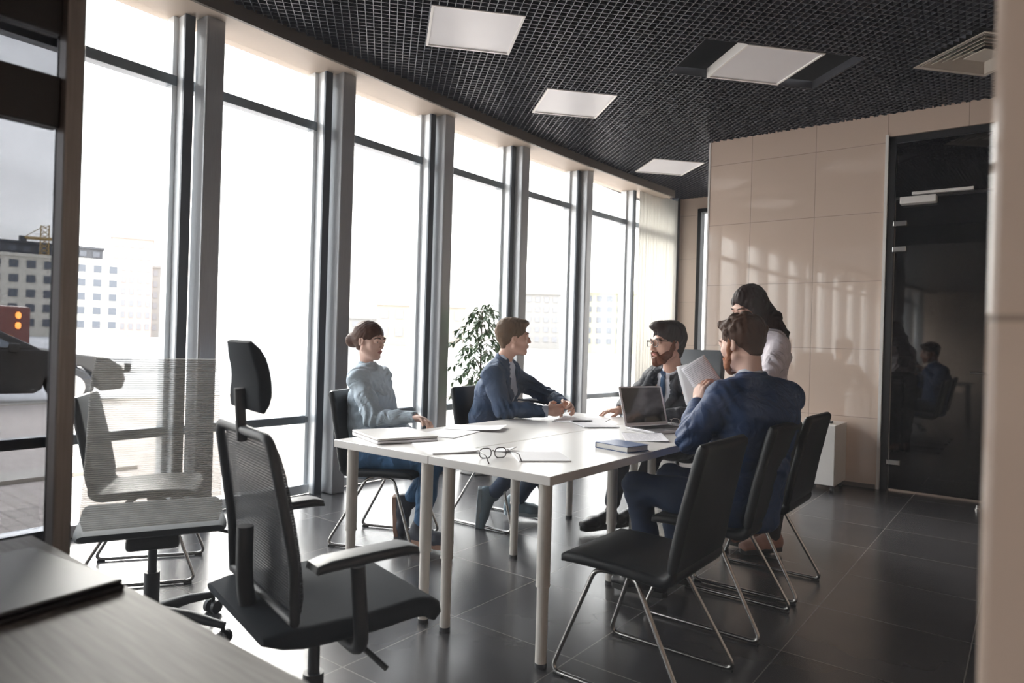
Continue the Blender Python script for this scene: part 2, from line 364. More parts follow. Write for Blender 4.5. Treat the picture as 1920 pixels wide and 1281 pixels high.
b = MB(); b.box((facX(8.9)-.17, 8.9, 0), (facX(8.9)+.02, 8.98, CEIL)); struct(b.build('trim_10', alu_d, smooth=False), 'dark end post of the glass front')
# cornice: cream curved soffit above the windows
b = MB(); ys = [-12.9+ (8.45+12.9)*k/90 for k in range(91)]
def cor(off, z): return [(facX(y)+off, y, z) for y in ys]
ring = [(-.2, 3.17), (.20, 3.17), (.20, 3.255), (-.2, 3.255)]
vs = []; 
for off, z in ring: vs += cor(off, z)
K = len(ys); fs = [(a*K+k, a*K+k+1, ((a+1) % 4)*K+k+1, ((a+1) % 4)*K+k) for a in range(4) for k in range(K-1)]+[(0, K, 2*K, 3*K), (K-1, 4*K-1, 3*K-1, 2*K-1)]
b.add(vs, fs); struct(b.build('cornice', cream, smooth=False), 'cream curved cornice running above the windows')
b = MB(); vs = []
for off, z in [(.20, 3.165), (.225, 3.165), (.225, 3.29), (.20, 3.29)]: vs += cor(off, z)
b.add(vs, fs); struct(b.build('cornice_edge', mat('brown_edge', (.13, .11, .095), .5), smooth=False), 'dark brown edge strip of the cornice')
# ------------------------------------------------------------------ beige walls
b = MB(); x0, x1 = -2.62, -1.035
b.box((x0, WY, 0), (x1, WY+.16, CEIL+.1)); b.box((x1, WY, 3.06), (1.7, WY+.16, CEIL+.1)); struct(b.build('wall_back', beige, smooth=False), 'glossy beige tiled wall beside the dark glass door')
b = MB(); b.box((x0-.012, WY-.006, 0), (x0+.004, WY+.16, CEIL)); struct(b.build('trim_11', white_l, smooth=False), 'pale corner trim at the free end of the tiled wall')
b = MB(); b.box((x1-.012, WY-.012, 0), (x1+.012, WY+.05, 3.075)); struct(b.build('trim_12', white_l, smooth=False), 'pale vertical strip between tiled wall and glass door')
b = MB(); b.box((x0+.02, WY-.012, 0), (x1-.02, WY, .035)); struct(b.build('baseboard_back', mat('dark_skirting', (.12, .10, .09), .5), smooth=False), 'thin dark skirting under the tiled wall')
b = MB(); b.box((-4.3, 9.0, 0), (-3.66, 9.15, CEIL+.1)); b.box((-3.66, 9.0, 3.06), (-2.75, 9.15, CEIL+.1)); b.box((-2.75, 9.0, 0), (1.7, 9.15, CEIL+.1)); struct(b.build('wall_far', beige, smooth=False), 'beige wall at the far end past the windows')
b = MB(); b.box((-3.69, 8.96, 0), (-3.64, 9.1, 3.09)); b.box((-3.69, 8.96, 3.04), (-2.72, 9.1, 3.09)); struct(b.build('trim_13', black_m, smooth=False), 'dark frame of the far doorway')
b = MB(); b.box((-3.64, 9.06, 0), (-2.75, 9.075, 3.04)); struct(b.build('window_far', clear, smooth=False), 'glazed far doorway beside the beige wall')
b = MB(); b.box((1.55, -13, 0), (1.7, 9.15, CEIL+.1)); struct(b.build('wall_right', beige, smooth=False), 'beige wall on the right')
b = MB(); b.box((-4.4, -13.15, 0), (1.7, -13, CEIL+.1)); struct(b.build('wall_front', cream, smooth=False), 'cream wall behind the camera')
b = MB(); b.box((-.026, .60, 0), (1.55, .78, CEIL)); struct(b.build('wall_near', beige, smooth=False, bevel=.006), 'blurred beige wall end close on the right')
# ------------------------------------------------------------------ dark glass door and its side panel
dk = mat('dark_mirror_glass', (.006, .007, .009), .03, 0, .9)
blk_f = mat('black_door_frame', (.02, .022, .026), .35)
dr = bpy.data.objects.new('door_1', None); C.objects.link(dr); struct(dr, 'dark glass door wall with black frame and pale fittings'); dr.location = (0, WY, 0)
b = MB(); b.box((x1+.012, .02, 0), (x1+.07, .10, 3.06)); b.box((x1+.012, .02, 3.0), (1.55, .10, 3.06)); b.box((x1+.07, .03, 2.51), (1.55, .08, 2.535)); b.box((-.02, .03, 0), (.03, .09, 2.51)); b.build('door_frame', blk_f, dr, smooth=False, bevel=.004)
b = MB(); b.box((x1+.07, .045, 2.535), (1.55, .055, 3.0)); b.build('transom_glass', dk, dr, smooth=False)
b = MB(); b.box((x1+.075, .045, .012), (-.02, .055, 2.51)); b.build('glass_leaf', dk, dr, smooth=False)
b = MB(); b.box((.03, .045, .012), (1.55, .055, 2.51)); b.build('side_glass', dk, dr, smooth=False)
b = MB(); b.box((-.92, -.055, 2.455), (-.655, .045, 2.515)); b.build('door_closer', white_l, dr, smooth=False, bevel=.006)
b = MB(); b.box((-.835, -.03, 2.53), (-.40, .01, 2.555)); b.build('closer_rail', white_l, dr, smooth=False, bevel=.004)
for z in (2.275, 2.055, .225):
    b = MB(); b.box((-.972, -.01, z), (-.87, .045, z+.045)); b.build('hinge', chrome, dr, smooth=False, bevel=.004)
b = MB(); b.box((-.255, -.02, 1.02), (-.17, .045, 1.075)); b.build('lock_plate', chrome, dr, smooth=False, bevel=.012)
b = MB(); b.tube(fillet([(-.205, 0, 1.047), (-.205, -.05, 1.047), (-.39, -.05, 1.042)], .02), .0095, 12); b.build('door_handle', chrome, dr)
b = MB(); b.cyl((-.30, -.30, 0), (-.30, -.30, .012), .022); b.cyl((-.30, -.30, .012), (-.30, -.30, .035), .014)
tag(b.build('door_stop', chrome), 'small chrome door stop on the floor before the dark glass door', 'door stop').location = (0, WY, 0)
# ------------------------------------------------------------------ ceiling: open-cell grid under a dark void
ang = math.radians(48); U = Vector((math.cos(ang), math.sin(ang), 0)); V_ = Vector((-math.sin(ang), math.cos(ang), 0))
plen = mat('plenum_black', (.018, .02, .024), .9)
b = MB(); b.box((-4.5, -13.15, 3.75), (1.7, 9.15, 3.85)); b.box((-4.5, -13.15, 3.25), (-4.4, 9.15, 3.75)); struct(b.build('ceiling_void', plen, smooth=False), 'black void above the open grid ceiling')
LG = [(-3.01, 3.42, .595, .595), (-3.19, 4.95, .595, .595), (-3.37, 7.3, .595, .595)]
rects = []                        # (u0,u1,v0,v1) openings
def uv(x, y): p = Vector((x, y, 0)); return p.dot(U), p.dot(V_)
for x, y, a, c in LG: u, v = uv(x, y); rects.append((u-a/2, u+a/2, v-c/2, v+c/2))
hu, hv = uv(-1.60, 5.02); rects.append((hu-.6, hu+.6, hv-.3, hv+.3))
vu, vv = uv(-.30, 5.61); rects.append((vu-.3, vu+.3, vv-.3, vv+.3))
lat = mat('grid_lamella', (.115, .12, .14), .38, .5, .5)
b = MB(); X0, X1, Y0, Y1 = -4.05, 1.55, -1.5, 9.0; P_ = .05; z0, z1 = 3.25, 3.285; hw = .0022
def clip(p, d):
    t0, t1 = -99, 99
    for k, (lo, hi) in enumerate(((X0, X1), (Y0, Y1))):
        if abs(d[k]) < 1e-9: continue
        a = (lo-p[k])/d[k]; c = (hi-p[k])/d[k]
        if a > c: a, c = c, a
        t0 = max(t0, a); t1 = min(t1, c)
    return (t0, t1) if t1 > t0 else None
def strips(dirv, perp, which):
    for k in range(-220, 260):
        s_ = k*P_+.025; p = perp*s_; c = clip(p, dirv)
        if not c: continue
        seg = [c]
        for u0, u1, v0, v1 in rects:
            lo, hi, a0, a1 = (v0, v1, u0, u1) if which == 0 else (u0, u1, v0, v1)
            if lo-.001 < s_ < hi+.001:
                nx_ = []
                for a, e_ in seg:
                    if a1 <= a or a0 >= e_: nx_.append((a, e_)); continue
                    if a < a0: nx_.append((a, a0))
                    if e_ > a1: nx_.append((a1, e_))
                seg = nx_
        for a, e_ in seg:
            A = p+dirv*a; B = p+dirv*e_; w_ = perp*hw
            vs = [A-w_, B-w_, B+w_, A+w_]; b.add([(q.x, q.y, z0) for q in vs]+[(q.x, q.y, z1) for q in vs], [(0,3,2,1),(0,1,5,4),(1,2,6,5),(2,3,7,6),(3,0,4,7)])
strips(U, V_, 0); strips(V_, U, 1)
struct(b.build('ceiling', lat, smooth=False), 'dark open-cell grid ceiling')
b = MB(); b.box((-4.05, -13, 3.25), (1.55, -1.5, 3.29)); struct(b.build('ceiling_rear', lat, smooth=False), 'dark ceiling of the room behind the camera')
R48 = Matrix.Rotation(ang, 4, 'Z')
panel_m = mat('frosted_light_panel', (.70, .69, .72), .35, 0, .6, nscale=6, nvar=.05)
for k, (x, y, a, c) in enumerate(LG+[(-1.60, 5.02, .595, .595)]):
    lb = ['square ceiling light panel nearest the camera, above the windows end of the table', 'second square ceiling light panel along the window side',
          'farthest square ceiling light panel, near the end of the cornice', 'square ceiling light panel hanging in a dark rectangular opening'][k]
    t_ = thing('ceiling_light', lb, 'ceiling light', (x, y, CEIL-.005), ang, 'square ceiling light panels')
    f = MB()
    for (p, q) in (((-.2975, -.2975), (.2975, -.28)), ((-.2975, .28), (.2975, .2975)), ((-.2975, -.28), (-.28, .28)), ((.28, -.28), (.2975, .28))): f.box((p[0], p[1], 0), (q[0], q[1], .07))
    f.build('frame', white_l, t_, smooth=False, bevel=.002)
    f = MB(); f.box((-.28, -.28, .008), (.28, .28, .06)); f.build('diffuser', panel_m, t_, smooth=False)
b = MB()
for (u0, u1, v0, v1) in [rects[3]]:
    for (p, q) in (((u0, v0-.004), (u1, v0)), ((u0, v1), (u1, v1+.004)), ((u0-.004, v0), (u0, v1)), ((u1, v0), (u1+.004, v1))): b.box((p[0], p[1], CEIL), (q[0], q[1], CEIL+.06), R48)
struct(b.build('ceiling_opening_edge', lat, smooth=False), 'thin dark edge of the opening around the hanging light')
t_ = thing('ceiling_vent', 'square louvred air diffuser in the ceiling at the upper right', 'air vent', (-.30, 5.61, CEIL-.02), ang)
def pyr(f, r0, z0_, r1, z1_, th=.003):
    q0 = [(-r0, -r0, z0_), (r0, -r0, z0_), (r0, r0, z0_), (-r0, r0, z0_)]; q1 = [(-r1, -r1, z1_), (r1, -r1, z1_), (r1, r1, z1_), (-r1, r1, z1_)]
    q2 = [(x, y, z+th) for x, y, z in q0]; q3 = [(x, y, z+th) for x, y, z in q1]
    f.add(q0+q1+q2+q3, [(i, (i+1) % 4, 4+(i+1) % 4, 4+i) for i in range(4)]+[(8+i, 12+i, 12+(i+1) % 4, 8+(i+1) % 4) for i in range(4)]+[(i, 8+i, 8+(i+1) % 4, (i+1) % 4) for i in range(4)]+[(4+i, 4+(i+1) % 4, 12+(i+1) % 4, 12+i) for i in range(4)])
vent_m = mat('vent_cream', (.55, .50, .44), .45)
f = MB(); pyr(f, .298, 0, .272, .004); f.build('frame', vent_m, t_, smooth=False)
for k, r in enumerate((.262, .218, .174, .130)):
    f = MB(); pyr(f, r, .002, r-.055, .05); f.build('louvre', vent_m, t_, smooth=False)
f = MB(); f.box((-.085, -.085, .0), (.085, .085, .006)); f.build('centre_plate', vent_m, t_, smooth=False)
f = MB(); f.box((-.29, -.29, .1), (.29, .29, .11)); f.build('backing', plen, t_, smooth=False)
# ------------------------------------------------------------------ glass partition between this room and the camera's
post_m = mat('brushed_post', (.27, .245, .235), .33, .4, .5, stretch=(20, 20, 1), nvar=.2)
b = MB(); b.box((-1.865, .62, 0), (-1.80, .66, CEIL)); struct(b.build('trim_14', post_m, smooth=False, bevel=.006), 'near dark metal post of the glass partition')
b = MB(); b.box((-1.80, .636, .0), (-.026, .646, CEIL)); struct(b.build('partition_glass', hazy_glass, smooth=False), 'clear glass partition pane in front of the meeting room')
d = bpy.data.objects.new('door_2', None); C.objects.link(d); struct(d, 'glass leaf with dark rails beside the near post, tint added to dim the view'); d.location = (-1.85, 0, 0)
b = MB(); b.box((-.022, -.6, 1.875), (.022, .62, 2.6)); b.box((-.022, -.6, 1.655), (.022, .62, 1.775)); b.box((-.022, -.6, .0), (.022, .62, .62)); b.build('rail', mat('door_rail_dark', (.03, .03, .032), .4), d, smooth=False, bevel=.004)
b = MB(); b.box((-.03, -.6, .62), (.035, .62, .645)); b.build('ledge', post_m, d, smooth=False, bevel=.004)
b = MB(); b.box((-.004, -.6, .62), (.004, .62, 1.9)); b.build('glass_leaf', tint, d, smooth=False)
b = MB(); b.box((-.004, -.6, 2.6), (.004, .62, CEIL)); b.build('upper_glass', tint, d, smooth=False)
# ------------------------------------------------------------------ tables
TZ = .712
white_t = mat('white_laminate', (.80, .78, .76), .22, 0, .55)
edge_t = mat('white_edge_band', (.66, .64, .63), .4)
leg_m = mat('pale_leg_paint', (.70, .67, .63), .35, .1, .5)
foot_m = mat('dark_foot', (.05, .05, .055), .6)
TX, TY = -1.335, 1.998
def make_table(cx, label):
    """top 60 x 200 cm, origin at floor centre; five telescopic legs, one of them in the middle"""
    t = thing('meeting_table', label, 'table', (cx, TY+1.0, 0), 0, 'two white tables pushed together')
    b = MB(); b.box((-.2985, -1.0, TZ-.034), (.2985, 1.0, TZ)); b.build('tabletop', white_t, t, smooth=False, bevel=.0025)
    for lx, ly in ((-.238, -.938), (.238, -.938), (-.238, .938), (.238, .938), (0, 0)):
        b = MB(); b.lathe([(.0255, .30), (.0255, TZ-.034)], (lx, ly, 0), 24); b.lathe([(.0215, .018), (.0215, .31)], (lx, ly, 0), 24); b.lathe([(.027, .296), (.027, .304)], (lx, ly, 0), 24)
        g = b.build('leg', leg_m, t)
        b = MB(); b.lathe([(.0225, 0), (.0225, .018)], (lx, ly, 0), 20); b.build('foot', foot_m, g)
    return t
make_table(TX-.3, 'white meeting table nearer the row of three empty-backed black chairs, laptop on it')
make_table(TX-.9, 'white meeting table nearer the windows, closed white laptop on its corner')
# ------------------------------------------------------------------ sled chairs
leath = mat('black_leatherette', (.015, .017, .020), .45, 0, .32, nscale=20, nvar=.1, bscale=260, bump=.25, bdist=.0006)
wire = mat('chrome_tube', (.42, .41, .40), .22, 1)
glide = mat('black_glide', (.02, .02, .02), .6)
def pad(path, w_, th, wtop=None):
    """upholstered pad: rounded section swept along a side profile (x,z)"""
    b = MB(); n = len(path); rings = []
    for i, (x, z) in enumerate(path):
        a = path[max(i-1, 0)]; c = path[min(i+1, n-1)]; t = Vector((c[0]-a[0], 0, c[1]-a[1])).normalized(); nn = Vector((-t.z, 0, t.x))
        e_ = min(i, n-1-i); k = [.35, .8, 1][e_] if e_ < 3 else 1; ww = (w_ if wtop is None else w_+(wtop-w_)*i/(n-1))*[.93, .985, 1][min(e_, 2)]
        rings.append([Vector((x, v_, z))+nn*(u_*k) for v_, u_ in [(p[0], p[1]) for p in rrect(ww, th, th*.45, 4)]])
    m = len(rings[0]); b.add([p for r in rings for p in r], [(i*m+k, i*m+(k+1) % m, (i+1)*m+(k+1) % m, (i+1)*m+k) for i in range(n-1) for k in range(m)]+[tuple(range(m))[::-1], tuple((n-1)*m+k for k in range(m))])
    return b
def bez(p0, p1, p2, p3, n):
    return [tuple((1-t)**3*a+3*(1-t)**2*t*b_+3*(1-t)*t*t*c+t**3*d_ for a, b_, c, d_ in zip(p0, p1, p2, p3)) for t in [k/n for k in range(n+1)]]
def make_sled(label, x, y, deg, grp=None):
    t = thing('sled_chair', label, 'chair', (x, y, 0), math.radians(deg), grp)
    seat = [(.235, .405), (.225, .418)]+bez((.21, .424), (.08, .432), (-.08, .418), (-.135, .413), 10)+bez((-.145, .413), (-.185, .415), (-.19, .44), (-.192, .47), 5)
    pad(seat, .435, .038).build('seat', leath, t)
    back = bez((-.183, .43), (-.195, .50), (-.215, .62), (-.235, .70), 8)+bez((-.24, .72), (-.25, .77), (-.262, .82), (-.272, .855), 6)+[(-.276, .868), (-.279, .874)]
    pad(back, .445, .04, .40).build('backrest', leath, t)
    for s_ in (-1, 1):
        yy = .218*s_; y2 = .17*s_
        p = fillet([(.04, y2*.9, .392), (.115, y2, .392), (.258, yy, .011), (-.262, yy, .011), (-.045, y2, .392), (-.02, y2*.9, .392)], [.03, .045, .045, .03], 6)
        b = MB(); b.tube(p, .0085, 10); L = b.build('leg', wire, t)
        for gx in (.225, -.23):
            b = MB(); b.box((gx-.018, yy-.008, 0), (gx+.018, yy+.008, .008)); b.build('glide', glide, L, smooth=False)
    b = MB(); b.tube([(.04, -.16, .392), (.04, .16, .392)], .008, 10); b.tube([(-.02, -.16, .392), (-.02, .16, .392)], .008, 10); b.build('seat_support', wire, t)
    return t
make_sled('empty black sled chair nearest the camera, at the right side of the table', -1.09, 2.27, 180, 'black chairs along the right side')
make_sled('black sled chair the man in the bright blue suit sits on', -1.09, 3.0, 180, 'black chairs along the right side')
make_sled('black sled chair farthest right, its back in front of the white cabinet', -1.09, 3.55, 180, 'black chairs along the right side')
make_sled('black sled chair under the woman in the pale blue shirt', -3.00, 2.757, 24, 'black chairs on the window side')
make_sled('black sled chair under the man in the blue-grey jacket, potted plant behind it', -2.775, 3.555, 2, 'black chairs on the window side')
make_sled('empty black sled chair beside the near metal post, at the far left', -3.45, 1.585, 56, 'black chairs on the window side')
# ------------------------------------------------------------------ office chairs
plas = mat('dark_plastic', (.03, .033, .038), .45)
slate = mat('slate_mesh_fabric', (.022, .027, .034), .85, 0, .15)
def meshmat(name, col, open_):
    m = bpy.data.materials.new(name); m.use_nodes = True; t = m.node_tree; b = t.nodes['Principled BSDF']; b.inputs['Base Color'].default_value = (*col, 1); b.inputs['Roughness'].default_value = .6
    co = t.nodes.new('ShaderNodeTexCoord'); wv = t.nodes.new('ShaderNodeTexWave'); wv.wave_type = 'BANDS'; wv.bands_direction = 'Z'; wv.inputs['Scale'].default_value = 42; t.links.new(co.outputs['Object'], wv.inputs[0])
    tr = t.nodes.new('ShaderNodeBsdfTransparent'); mx = t.nodes.new('ShaderNodeMixShader'); mr_ = t.nodes.new('ShaderNodeMapRange')
    mr_.inputs[3].default_value = max(0, open_-.18); mr_.inputs[4].default_value = min(1, open_+.18); t.links.new(wv.outputs[0], mr_.inputs[0])
    t.links.new(mr_.outputs[0], mx.inputs[0]); t.links.new(b.outputs[0], mx.inputs[1]); t.links.new(tr.outputs[0], mx.inputs[2]); t.links.new(mx.outputs[0], t.nodes['Material Output'].inputs[0])
    return m
def make_office(label, x, y, deg, zseat=.47, top=1.16, head=True, fabric=slate, backm=None, arms=True, bw=.46, frame=True, base=True, bo=0):
    t = thing('office_chair', label, 'chair', (x, y, 0), math.radians(deg))
    backm = backm or fabric
    if base:
        for k in range(5):
            a = math.radians(72*k+20); c_, s_ = math.cos(a), math.sin(a)
            b = MB(); b.tube([(.03*c_, .03*s_, .105), (.16*c_, .16*s_, .10), (.30*c_, .30*s_, .075)], [.026, .021, .014], 10); b.build('base_arm', plas, t)
            g = MB(); cx_, cy_ = .295*c_, .295*s_
            for q in (-1, 1): g.cyl((cx_-s_*.012*q, cy_+c_*.012*q, .027), (cx_-s_*.028*q, cy_+c_*.028*q, .027), .027, 16)
            g.cyl((cx_, cy_, .03), (cx_, cy_, .07), .008, 8); g.build('caster', plas, t)
        b = MB(); b.cyl((0, 0, .09), (0, 0, .26), .028); b.cyl((0, 0, .26), (0, 0, zseat-.07), .016); b.build('gas_column', plas, t)
    b = MB(); b.box((-.13, -.09, zseat-.085), (.12, .09, zseat-.035)); b.build('mechanism', plas, t, smooth=False, bevel=.015)
    b = MB(); b.tube(fillet([(0, -.06, zseat-.06), (.03, -.22, zseat-.065), (.06, -.30, zseat-.10)], .03), [.007]*9, 8); b.build('lever', plas, t)
    st = bez((.24, zseat-.045), (.245, zseat-.01), (.22, zseat+.0), (.18, zseat+.002), 5)+bez((.14, zseat), (.05, zseat-.01), (-.1, zseat-.008), (-.22, zseat+.004), 8)
    pad(st, .50, .055).build('seat', fabric, t)
    bk = bez((-.215, zseat+.03), (-.20, zseat+.14), (-.235, zseat+.30), (-.27, zseat+.46), 12) if head else bez((-.215, zseat+.03), (-.20, zseat+.18), (-.235, top-.3), (-.29, top-.01), 14)
    bk = [(a+bo, c) for a, c in bk]; pad(bk, bw, .022 if backm is not fabric else .05, bw*.86).build('backrest', backm, t)
    if frame:
        z_top = zseat+.47 if head else top
        pth = fillet([(-.225, -bw*.5, zseat+.04), (-.232, -bw*.51, zseat+.18), (-.285, -bw*.44, z_top), (-.285, bw*.44, z_top), (-.232, bw*.51, zseat+.18), (-.225, bw*.5, zseat+.04)], .05)
        pth = [p+Vector((bo, 0, 0)) for p in pth]; b = MB(); b.tube(pth, .013, 10, closed=True); b.build('back_frame', plas, t)
        b = MB(); b.tube(bez((-.1, 0, zseat-.06), (-.28+bo, 0, zseat-.06), (-.27+bo, 0, zseat+.1), (-.27+bo, 0, zseat+.22), 10), .022, 10); b.build('back_spine', plas, t)
    if head:
        b = MB(); b.tube([(-.285+bo, 0, zseat+.44), (-.295+bo, 0, top-.12)], .014, 10); b.build('headrest_stem', plas, t)
        pad(bez((-.275+bo, top-.175), (-.262+bo, top-.12), (-.262+bo, top-.06), (-.30+bo, top), 8), .27, .035, .20).build('headrest', fabric, t)
    if arms:
        for s_ in (-1, 1):
            b = MB(); b.tube(fillet([(0, .16*s_, zseat-.05), (0, .285*s_, zseat-.05), (-.02, .29*s_, zseat+.165)], .05), [.018]*8, 10); A = b.build('armrest', plas, t)
            pad([(.13, zseat+.178), (.125, zseat+.185), (.10, zseat+.19), (0, zseat+.188), (-.10, zseat+.185), (-.13, zseat+.18), (-.135, zseat+.173)], .075, .026).build('arm_pad', plas, A).location = (0, .29*s_, 0)
    return t
make_office('high-backed charcoal office chair behind the bearded man at the far end of the table', -2.02, 4.66, -98, .47, 1.175, False, mat('charcoal_leather', (.055, .062, .072), .38, 0, .5), None, True, .47, False)
make_office('reflection of a dark slate mesh office chair with headrest, built solid before the near end of the table', -1.55, 1.175, 76, .47, 1.165, True, slate, meshmat('back_mesh', (.018, .021, .028), .10), True, .47, bo=.075)  # solid stand-in for a chair reflected in the partition glass
make_office('pale ghosted reflection built as an office chair with see-through high back, by the empty sled chair', -2.67, 1.26, 154.6, .46, 1.10, False, mat('grey_fabric', (.035, .045, .055), .8), meshmat('ghost_mesh', (.50, .50, .48), .55), False, .46, False)  # stands in for a ghosted reflection; the see-through back imitates it
# ------------------------------------------------------------------ near desk (camera side of the partition)
dtop = mat('grey_woodgrain', (.30, .29, .28), .6, 0, .3, nscale=5, nvar=.45, stretch=(1.2, 22, 1))
t = thing('desk', 'blurred grey wood-grain desk at the bottom left corner of the photo', 'desk', (-1.23, .20, 0))
b = MB(); b.box((-.48, -.38, .70), (.50, .35, .735)); b.build('desktop', dtop, t, smooth=False, bevel=.003)
for lx in (-.42, .44):
    for ly in (-.32, .28):
        b = MB(); b.box((lx-.02, ly-.02, 0), (lx+.02, ly+.02, .70)); b.build('leg', post_m, t, smooth=False)
b = MB(); b.box((-.16, -.11, 0), (.16, .11, .012)); b.box((-.158, -.108, .012), (.158, .108, .02)); o = b.build('folder', mat('dark_folder', (.02, .021, .025), .5), smooth=False, bevel=.004)
o.location = (-1.38, .41, .735); o.rotation_euler = (0, 0, .12); tag(o, 'dark blurred folder lying on the grey desk at the bottom left', 'folder')
# ------------------------------------------------------------------ white mobile cabinet
t = thing('mobile_cabinet', 'white cabinet on casters against the beige tiled wall', 'cabinet', (-1.42, 6.38, 0))
b = MB(); b.box((-.14, -.21, .055), (.14, .21, .565)); b.build('body', white_l, t, smooth=False, bevel=.004)
b = MB(); b.box((-.135, -.222, .06), (.135, -.21, .56)); b.build('front_panel', white_l, t, smooth=False, bevel=.003)
for sx in (-.11, .11):
    for sy_ in (-.17, .17):
        b = MB(); b.cyl((sx-.012, sy_, .022), (sx+.012, sy_, .022), .022, 14); b.box((sx-.008, sy_-.01, .03), (sx+.008, sy_+.01, .056)); b.build('caster', foot_m, t)
b = MB(); b.box((-.055, -.03, 0), (.055, .03, .018)); o = b.build('remote_control', plas, smooth=False, bevel=.004); o.location = (-1.40, 6.34, .565); tag(o, 'small dark remote lying on the white cabinet', 'remote')
# ------------------------------------------------------------------ things on the tables
paper = mat('paper', (.80, .80, .83), .7)
def textpaper():
    m = bpy.data.materials.new('printed_paper'); m.use_nodes = True; t = m.node_tree; b = t.nodes['Principled BSDF']; b.inputs['Roughness'].default_value = .7
    co = t.nodes.new('ShaderNodeTexCoord'); s = t.nodes.new('ShaderNodeSeparateXYZ'); t.links.new(co.outputs['Object'], s.inputs[0])
    def mth(op, a, bb=None):
        n = t.nodes.new('ShaderNodeMath'); n.operation = op
        for i, v in enumerate((a, bb)):
            if v is None: continue
            if isinstance(v, (int, float)): n.inputs[i].default_value = v
            else: t.links.new(v, n.inputs[i])
        return n.outputs[0]
    fr = mth('FRACT', mth('DIVIDE', s.outputs[1], .0085)); ln = mth('LESS_THAN', fr, .32)
    nz = t.nodes.new('ShaderNodeTexNoise'); nz.inputs['Scale'].default_value = 90; mp_ = t.nodes.new('ShaderNodeMapping'); mp_.inputs['Scale'].default_value = (1, .15, 0); t.links.new(co.outputs['Object'], mp_.inputs[0]); t.links.new(mp_.outputs[0], nz.inputs[0])
    wd = mth('GREATER_THAN', nz.outputs[0], .44); inx = mth('LESS_THAN', mth('ABSOLUTE', s.outputs[0]), .085); iny = mth('LESS_THAN', mth('ABSOLUTE', s.outputs[1]), .125)
    f = mth('MULTIPLY', mth('MULTIPLY', ln, wd), mth('MULTIPLY', inx, iny)); mx = t.nodes.new('ShaderNodeMix'); mx.data_type = 'RGBA'; t.links.new(mth('MULTIPLY', f, .6), mx.inputs[0])
    mx.inputs[6].default_value = (.80, .79, .84, 1); mx.inputs[7].default_value = (.22, .22, .28, 1); t.links.new(mx.outputs[2], b.inputs['Base Color']); return m
ptxt = textpaper()
def sheet(name, label, cat, x, y, deg, w_=.21, h=.297, th=.0006, m=None, z=TZ, curl=0, group=None, n=10):
    b = MB(); vs = []; 
    for k in range(n+1):
        u = -w_/2+w_*k/n; zc = curl*((k/n)**3)
        for v_ in (-h/2, h/2): vs += [(u, v_, zc), (u, v_, zc+th)]
    fs = []
    for k in range(n):
        a = 4*k; c = a+4; fs += [(a+1, c+1, c+3, a+3), (a, a+2, c+2, c), (a, c, c+1, a+1), (a+2, a+3, c+3, c+2)]
    fs += [(0, 1, 3, 2), (4*n, 4*n+2, 4*n+3, 4*n+1)]
    b.add(vs, fs); o = b.build(name, m or paper, smooth=False); o.location = (x, y, z); o.rotation_euler = (0, 0, math.radians(deg)); return tag(o, label, cat, group)
sheet('paper_sheet', 'stack of blank white sheets at the near edge, left of the eyeglasses', 'paper', -2.02, 2.19, 62, .21, .297, .006, curl=.006)
sheet('paper_sheet', 'blank white sheet pad right of the eyeglasses, near the front corner of the table', 'paper', -1.60, 2.31, 46, .21, .22, .005)
sheet('paper_sheet', 'folded white slip tucked behind the eyeglasses', 'paper', -1.80, 2.33, 20, .08, .09, .004, curl=.012)
sheet('paper_sheet', 'white sheet beside the closed white laptop, under the other paper the woman touches', 'paper', -2.33, 2.55, 15, .21, .297, .003)
sheet('paper_sheet', 'white sheet the seated woman in the shirt rests her fingers on', 'paper', -2.36, 2.80, 28, .297, .21, .0012, z=TZ+.0035, curl=.012)
sheet('printed_sheet', 'printed sheet lying between the open laptop and the blue notebook', 'paper', -1.57, 3.20, 32, .21, .297, .002, ptxt, curl=.008)
sheet('paper_sheet', 'white sheets spread under the clasped hands of the man in the grey-blue jacket', 'paper', -2.20, 3.62, 20, .30, .34, .003)
sheet('paper_sheet', 'pale blue edged sheet beside the dark pen, left of the open laptop', 'paper', -2.03, 3.47, 50, .21, .297, .004, z=TZ+.0031)
sheet('printed_sheet', 'sheet under the folded eyeglasses beyond the open laptop', 'paper', -1.63, 3.87, 15, .21, .2, .001, ptxt)
def pen(label, a, b_, r, m, cat='pen', name='pen'):
    b = MB(); b.tube([a, tuple(Vector(a).lerp(Vector(b_), .12)), tuple(Vector(a).lerp(Vector(b_), .9)), b_], [r*.4, r, r, r*.8], 12); o = b.build(name, m); return tag(o, label, cat)
pen('thick dark pen on the papers before the clasped hands', (-2.165, 3.44, TZ+.0125), (-2.085, 3.55, TZ+.0125), .005, plas)
# closed white laptop
silver = mat('silver_shell', (.62, .61, .63), .3, .6, .5)
t = thing('closed_laptop', 'closed white laptop at the near left corner of the table', 'laptop', (-2.395, 2.24, TZ), math.radians(-20))
b = MB(); b.extrude(rrect(.34, .30, .015), .0, .014); b.build('base', silver, t, bevel=.002)
b = MB(); b.extrude(rrect(.34, .30, .015), .016, .025); b.build('lid', white_l, t, bevel=.002)
# notebook
blue = mat('navy_cover', (.022, .065, .20), .35, 0, .5)
t = thing('notebook', 'blue hardcover notebook near the right edge of the table', 'notebook', (-1.468, 2.77, TZ), math.radians(-12))
b = MB(); b.box((-.095, -.075, 0), (.095, .075, .003)); b.box((-.095, -.075, .024), (.095, .075, .027)); b.box((-.095, -.075, 0), (-.092, .075, .027)); b.build('cover', blue, t, smooth=False, bevel=.001)
b = MB(); b.box((-.092, -.071, .003), (.09, .071, .024)); b.build('page_block', mat('page_edges', (.70, .69, .67), .8), t, smooth=False)
